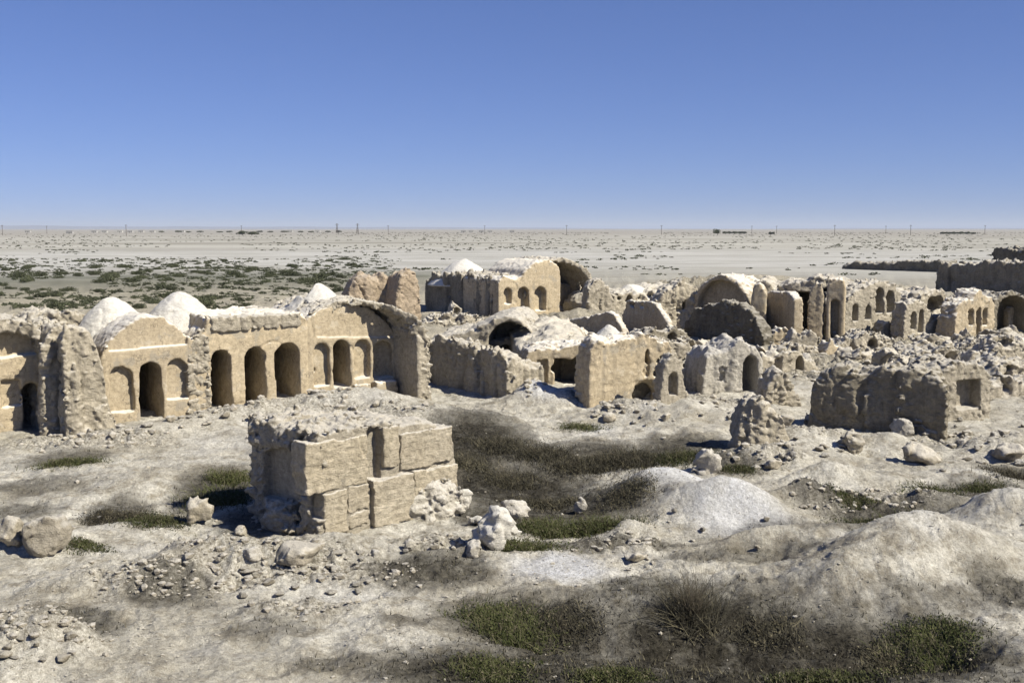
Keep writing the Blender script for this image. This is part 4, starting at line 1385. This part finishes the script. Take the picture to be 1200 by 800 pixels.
k = 0
for px, py, rx, ry, rz, lab, mat, n in [
    (633, 533, .85, .8, .42, "dark rounded scrub cushion left of the larger dark one", SHRUB, 4200),
    (732, 543, 1.2, 1.0, .55, "largest dark scrub cushion in the hollow", SHRUB, 6000),
    (678, 548, 1.0, .9, .42, "dark scrub cushion between two others in the hollow", SHRUB, 4600),
    (795, 538, .9, .9, .4, "green grey scrub at the right rim of the hollow", GREEN, 3600),
    (585, 522, .9, 1.0, .38, "dull scrub behind the right end of the block", SHRUB, 3600),
    (545, 545, .8, .8, .35, "dull scrub close to the back of the block", SHRUB, 3200),
    (600, 565, .9, .8, .3, "flat dull scrub in the middle of the hollow", SHRUB, 3200),
    (735, 580, .7, .6, .25, "flat dull scrub before the white mound", SHRUB, 2400),
    (640, 592, .9, .6, .28, "brown scrub just behind the green thorn bushes", SHRUB, 2800),
    (640, 622, .75, .5, .3, "green thorn bush nearest the white lumps", GREEN, 4200),
    (705, 620, .85, .5, .36, "green thorn bush at the foot of the white mound", GREEN, 4600),
    (610, 645, .7, .35, .24, "low green thorn bush below the white lumps", GREEN, 3200),
    (680, 502, .8, .6, .22, "thin green tuft before the low house", GREEN, 2200),
    (80, 545, .85, .6, .32, "green thorn bush below the grooved buttress", GREEN, 3600),
    (255, 590, .8, .8, .42, "dull green bush beside the shaded side of the block", GREEN, 3800),
    (268, 562, .55, .6, .42, "leafy green bush half hidden behind the block", GREEN, 2600),
    (185, 612, .7, .5, .25, "low grey green bush beside the rounded boulder", GREEN, 2600),
    (125, 606, .5, .4, .2, "small dull bush left of centre on the pale slope", SHRUB, 1800),
    (158, 606, .45, .4, .2, "small grey bush beside the small dull bush", SHRUB, 1600),
    (95, 638, .5, .3, .15, "thin green tuft right of the large craggy clod", GREEN, 1500),
    (1040, 615, .85, .6, .3, "green thorn bush in the dip among the right mounds", GREEN, 4200),
    (1000, 588, .6, .4, .18, "flat green tuft left of the dip thorn bush", GREEN, 1800),
    (1090, 578, .7, .5, .2, "grey green tuft behind the dip thorn bush", GREEN, 2000),
    (1155, 574, .8, .4, .2, "green tuft on the path near the right edge", GREEN, 2000),
    (595, 735, .75, .5, .3, "green clump in the dark hollow below the white patch", GREEN, 4200),
    (660, 735, .6, .45, .22, "brown clump right of the green clump", SHRUB, 2600),
    (575, 790, .6, .4, .22, "green clump at the bottom edge under the middle", GREEN, 3000),
    (715, 798, .55, .35, .22, "green clump at the bottom edge right of the middle", GREEN, 2800),
    (1090, 760, .75, .5, .2, "dark green clump in the small right hollow", GREEN, 4000),
    (1045, 775, .5, .35, .2, "dark clump left of the small right hollow", SHRUB, 2200),
    (900, 742, .6, .4, .15, "grey clump right of the twiggy bush", SHRUB, 3200),
    (960, 795, .8, .4, .22, "olive clump at the bottom edge on the right", GREEN, 3000),
    (865, 550, .5, .4, .22, "green tuft right of the pale pitted boulder", GREEN, 1600),
    (985, 405, 1.4, 1.2, .5, "olive bush below the niched pier", GREEN, 2600),
    (1190, 560, .7, .5, .25, "dull bush at the right edge below the wide boulder", SHRUB, 2000),
]:
    k += 1
    bush("thorn_bush", px, py, rx, ry, rz, lab, mat, n, .028 if py > 480 else .06, 18, 200 + k, None, 9)

# the twiggy bush in the foreground
r = bush("twiggy_bush", 812, 726, .46, .45, .74, "dark leafless twiggy bush in the foreground hollow", SHRUB, 1900, .018, 130, 77)


def dry_cover():
    """short dry stalks covering the dark soil"""
    n = 110000
    px = RNG.uniform(-30, 1230, n); py = RNG.uniform(495, 815, n)
    v = -(py - 400) / F
    t = -H / (-_s + v * _c)
    x = (px - 600) / F * t; y = (_c + v * _s) * t
    m = dark_mask(x, y)
    keep = RNG.random(n) < m * m * .34
    x, y = x[keep], y[keep]
    P = np.stack((x, y, T(x, y) - .01), 1)
    V, Q = blades(P, .08, 3, .012, 1.4)
    half = len(Q) // 2
    me = mesh_from("dry_scrub_cover", V, Q, SHRUB, False)
    me.materials.append(DRY)
    me.polygons.foreach_set("material_index", (RNG.random(len(Q)) < .22).astype(np.int32))
    tag(link("dry_scrub_cover", me), "short dry stalks covering the dark soil of the hollows", "dry scrub", kind="stuff")


dry_cover()

# shrubs on the plain behind the town
PV = []
for i in range(6):
    V, Q = leaves(1500, .9, .8, .62, .085, 900 + i, .4, 14)
    PV.append(mesh_from("shrub", V, Q, FARGREEN, False))
cnt = 0
while cnt < 230:
    px = random.uniform(-30, 450); py = 304 + 62 * random.random() ** 1.15
    if py > 345 and px > 300: continue
    dens = float(fbm(np.array([px * .010]), np.array([py * .10]), 5.5, 2)[0])
    if dens < -.25 + .5 * random.random() * (py < 312): continue
    p = at(px, py)
    o = link("plain_shrub", PV[random.randrange(6)], None, (p[0], p[1], T(p[0:1], p[1:2])[0] - .05), random.uniform(0, 6.28))
    s = random.uniform(.45, 1.15) * (1 if py < 332 else .75) * (.7 if random.random() < .4 else 1)
    o.scale = (s * random.uniform(1, 1.6), s, s * random.uniform(.9, 1.5))
    tag(o, "dark green shrub growing on the pale plain behind the left buildings", "shrub", "shrubs on the plain behind the town")
    cnt += 1


def far_scrub():
    Vs = []
    base = [leaves(26, 1, 1, .5, .35, 700 + i, .5, 3)[0] for i in range(8)]
    n = 6500
    for i in range(n):
        py = 272.5 + 50 * RNG.random() ** 2.0; px = RNG.uniform(-120, 1320)
        p = at(px, py)
        d = float(vnoise(np.array([px * .012]), np.array([py * .45]), np.array([2.2]))[0])
        if py < 294:
            if d < -.25: continue
        elif d < .3: continue
        s = RNG.uniform(.2, .6) * (1 + p[1] / 1600)
        Vs.append(base[i % 8] * np.array((s * 1.5, s, s)) + p)
    for i in range(1700):                     # low scrub filling the belt behind the left buildings
        px = RNG.uniform(-60, 470); py = 303 + 62 * RNG.random() ** 1.3
        if py > 345 and px > 380: continue
        p = at(px, py)
        if float(fbm(np.array([px * .010]), np.array([py * .10]), 5.5, 2)[0]) < -.18: continue
        s = RNG.uniform(.15, .55)
        Vs.append(base[i % 8] * np.array((s * 1.7, s, s)) + p)
    V = np.concatenate(Vs)
    tag(link("far_scrub", mesh_from("far_scrub", V, np.arange(len(V)).reshape(-1, 3), FARGREEN, False)),
        "specks of low scrub dotting the far plain", "scrub", kind="stuff")


far_scrub()


# ------------------------------------------------------------------ horizon: poles, trees, farm buildings
def tube(p0, p1, r0, r1, k=6):
    p0 = np.array(p0, float); p1 = np.array(p1, float)
    d = p1 - p0; d /= np.linalg.norm(d)
    a = np.cross(d, (0, 0, 1) if abs(d[2]) < .9 else (1, 0, 0)); a /= np.linalg.norm(a); b = np.cross(d, a)
    an = np.arange(k) * 2 * math.pi / k
    ring = lambda p, r: p + r * (np.cos(an)[:, None] * a + np.sin(an)[:, None] * b)
    V = np.concatenate((ring(p0, r0), ring(p1, r1), [p1]))
    Q = [(i, (i + 1) % k, k + (i + 1) % k, k + i) for i in range(k)] + [(k + i, k + (i + 1) % k, 2 * k, 2 * k) for i in range(k)]
    return V, np.array(Q)


def join(L):
    V = []; Q = []; o = 0
    for v, q in L:
        V.append(v); Q.append(q + o); o += len(v)
    return np.concatenate(V), np.concatenate(Q)


def fix(Q):
    return Q


def tube_mesh(name, L, mat):
    V, Q = join(L)
    me = bpy.data.meshes.new(name)
    me.from_pydata([tuple(v) for v in V], [], [tuple(dict.fromkeys(int(i) for i in q)) for q in Q])
    me.materials.append(mat)
    return me


pole_me = tube_mesh("pole", [tube((0, 0, -1), (0, 0, 11), .28, .2)], WOOD)
arm_me = tube_mesh("cross_arm", [tube((-1.3, 0, 10.2), (1.3, 0, 10.2), .12, .12, 4), tube((-.9, 0, 10.2), (-.9, 0, 10.7), .1, .1, 4), tube((.9, 0, 10.2), (.9, 0, 10.7), .1, .1, 4)], WOOD)
for px, Y in [(3, 1150), (55, 1500), (148, 1050), (283, 1300), (455, 1250), (568, 1300), (664, 1200), (775, 1250), (881, 1450), (910, 1500), (978, 1150), (1038, 1450), (1067, 1150), (1154, 1250)]:
    p = at_d(px, Y)
    r = thing("utility_pole", "thin utility pole standing on the horizon", "pole", p, "utility poles along the horizon")
    link("pole", pole_me, r); link("cross_arm", arm_me, r)

# two lattice masts
lat = []
for sx in (-1, 1):
    for sy in (-1, 1):
        lat.append(tube((1.6 * sx, 1.6 * sy, -1), (.35 * sx, .35 * sy, 15), .2, .14, 4))
for i in range(6):
    z0, z1 = i * 2.5, i * 2.5 + 2.5
    w0, w1 = 1.6 - 1.25 * z0 / 15, 1.6 - 1.25 * z1 / 15
    for sy in (-1, 1):
        lat.append(tube((-w0, sy * w0, z0), (w1, sy * w1, z1), .1, .1, 4)); lat.append(tube((w0, sy * w0, z0), (-w1, sy * w1, z1), .1, .1, 4))
lat_me = tube_mesh("lattice", lat, WOOD)
larm_me = tube_mesh("cross_arm", [tube((-3, 0, 13), (3, 0, 13), .16, .16, 4), tube((-2.2, 0, 15), (2.2, 0, 15), .16, .16, 4)], WOOD)
for px, Y, lab in [(395, 1700, "lattice mast on the horizon left of the middle"), (419, 1700, "lattice mast right beside the other horizon mast")]:
    r = thing("lattice_mast", lab, "mast", at_d(px, Y))
    link("lattice", lat_me, r); link("cross_arm", larm_me, r)


def tree(px, Y, rx, rz, label, seed, group=None):
    p = at_d(px, Y)
    r = thing("horizon_tree", label, "tree", p, group)
    L = [tube((0, 0, -.5), (0, 0, rz * .9), .4, .2, 7)]
    for i in range(5):
        a = i * 1.3
        L.append(tube((0, 0, rz * (.5 + .08 * i)), (math.cos(a) * rx * .6, math.sin(a) * rx * .6, rz * (1.0 + .08 * i)), .16, .06, 5))
    link("trunk", tube_mesh("trunk", L, WOOD), r)
    V, Q = leaves(1500, rx, rx, rz, .5, seed, .3, 9)
    V[:, 2] += rz * .45
    link("crown", mesh_from("crown", V, Q, FARGREEN, False), r)


tree(841, 1150, 3.2, 4.6, "round lone tree standing on the horizon right of the middle", 1)
tree(284, 1100, 4.5, 3.4, "dark spreading tree on the horizon, left of its pair", 2)
tree(295, 1110, 4.0, 3.0, "dark spreading tree on the horizon, right of its pair", 3)
tree(903, 1200, 2.6, 2.4, "small dark tree alone on the horizon right", 4)
for i, px in enumerate((850, 855, 861, 867, 872)):
    tree(px, 1400, 3.4, random.uniform(1.8, 2.6), "low bushy tree in the horizon row beside the lone round tree", 10 + i, "low trees beside the lone tree")
for i, px in enumerate((1105, 1112, 1119, 1126, 1133, 1140)):
    tree(px, 1300, 3.6, random.uniform(1.6, 2.4), "low bushy tree in the horizon row on the right", 20 + i, "low trees on the right horizon")
for i in range(14):
    tree(190 + i * 16 + random.uniform(-4, 4), 1900, 5.0, random.uniform(1.8, 2.8), "low green tree in the long horizon row on the left", 40 + i, "low trees on the left horizon")

def bx(x0, x1, y0, y1, z0, z1):
    V = np.array([(x, y, z) for z in (z0, z1) for x, y in ((x0, y0), (x1, y0), (x1, y1), (x0, y1))], float)
    return V, np.array([(0, 3, 2, 1), (4, 5, 6, 7), (0, 1, 5, 4), (1, 2, 6, 5), (2, 3, 7, 6), (3, 0, 4, 7)])


hw = tube_mesh("wall", [bx(-4.5, 4.5, 0, 6, -.5, 3.6)], HUT)
hr = tube_mesh("roof", [bx(-4.8, 4.8, -.3, 6.3, 3.6, 3.9), bx(-4.8, 4.8, -.3, 0, 3.9, 4.3), bx(-4.8, 4.8, 6, 6.3, 3.9, 4.3)], HUT)
hd = tube_mesh("door", [bx(-.6, .6, -.06, .02, 0, 2.2)], VOID)
hv = tube_mesh("window", [bx(-.6, .6, -.06, .02, 1.1, 2.2)], VOID)
for px, Y in [(81, 1500), (110, 1800), (122, 1850), (140, 1900), (152, 1850), (165, 1950), (178, 1900), (213, 2000), (340, 2100), (372, 2100), (543, 1900), (552, 1900), (564, 1950), (574, 1900), (600, 2000), (32, 1900)]:
    p = at_d(px, Y)
    r = thing("farm_building", "tiny white flat roofed farm building on the horizon", "building", p, "farm buildings on the horizon")
    link("wall", hw, r); link("roof", hr, r); link("door", hd, r)
    link("window", hv, r, (-2.8, 0, 0)); link("window", hv, r, (2.8, 0, 0))

# ------------------------------------------------------------------ dusty air over the plain
hm = bpy.data.materials.new("dusty_air"); hm.use_nodes = True
ht = hm.node_tree; ht.nodes.clear()
ho = ht.nodes.new("ShaderNodeOutputMaterial"); hv_ = ht.nodes.new("ShaderNodeVolumePrincipled")
hv_.inputs['Color'].default_value = (.80, .88, 1.0, 1)
hv_.inputs['Density'].default_value = 0.000045
hv_.inputs['Anisotropy'].default_value = 0.0
ht.links.new(hv_.outputs[0], ho.inputs['Volume'])
hz = tube_mesh("haze", [bx(-62000, 62000, -62000, 62000, -8, 260)], hm)
tag(link("haze", hz), "thin dusty air hanging over the plain", "haze", kind="stuff")

for o in SC.objects:
    if "_o" in o: del o["_o"]
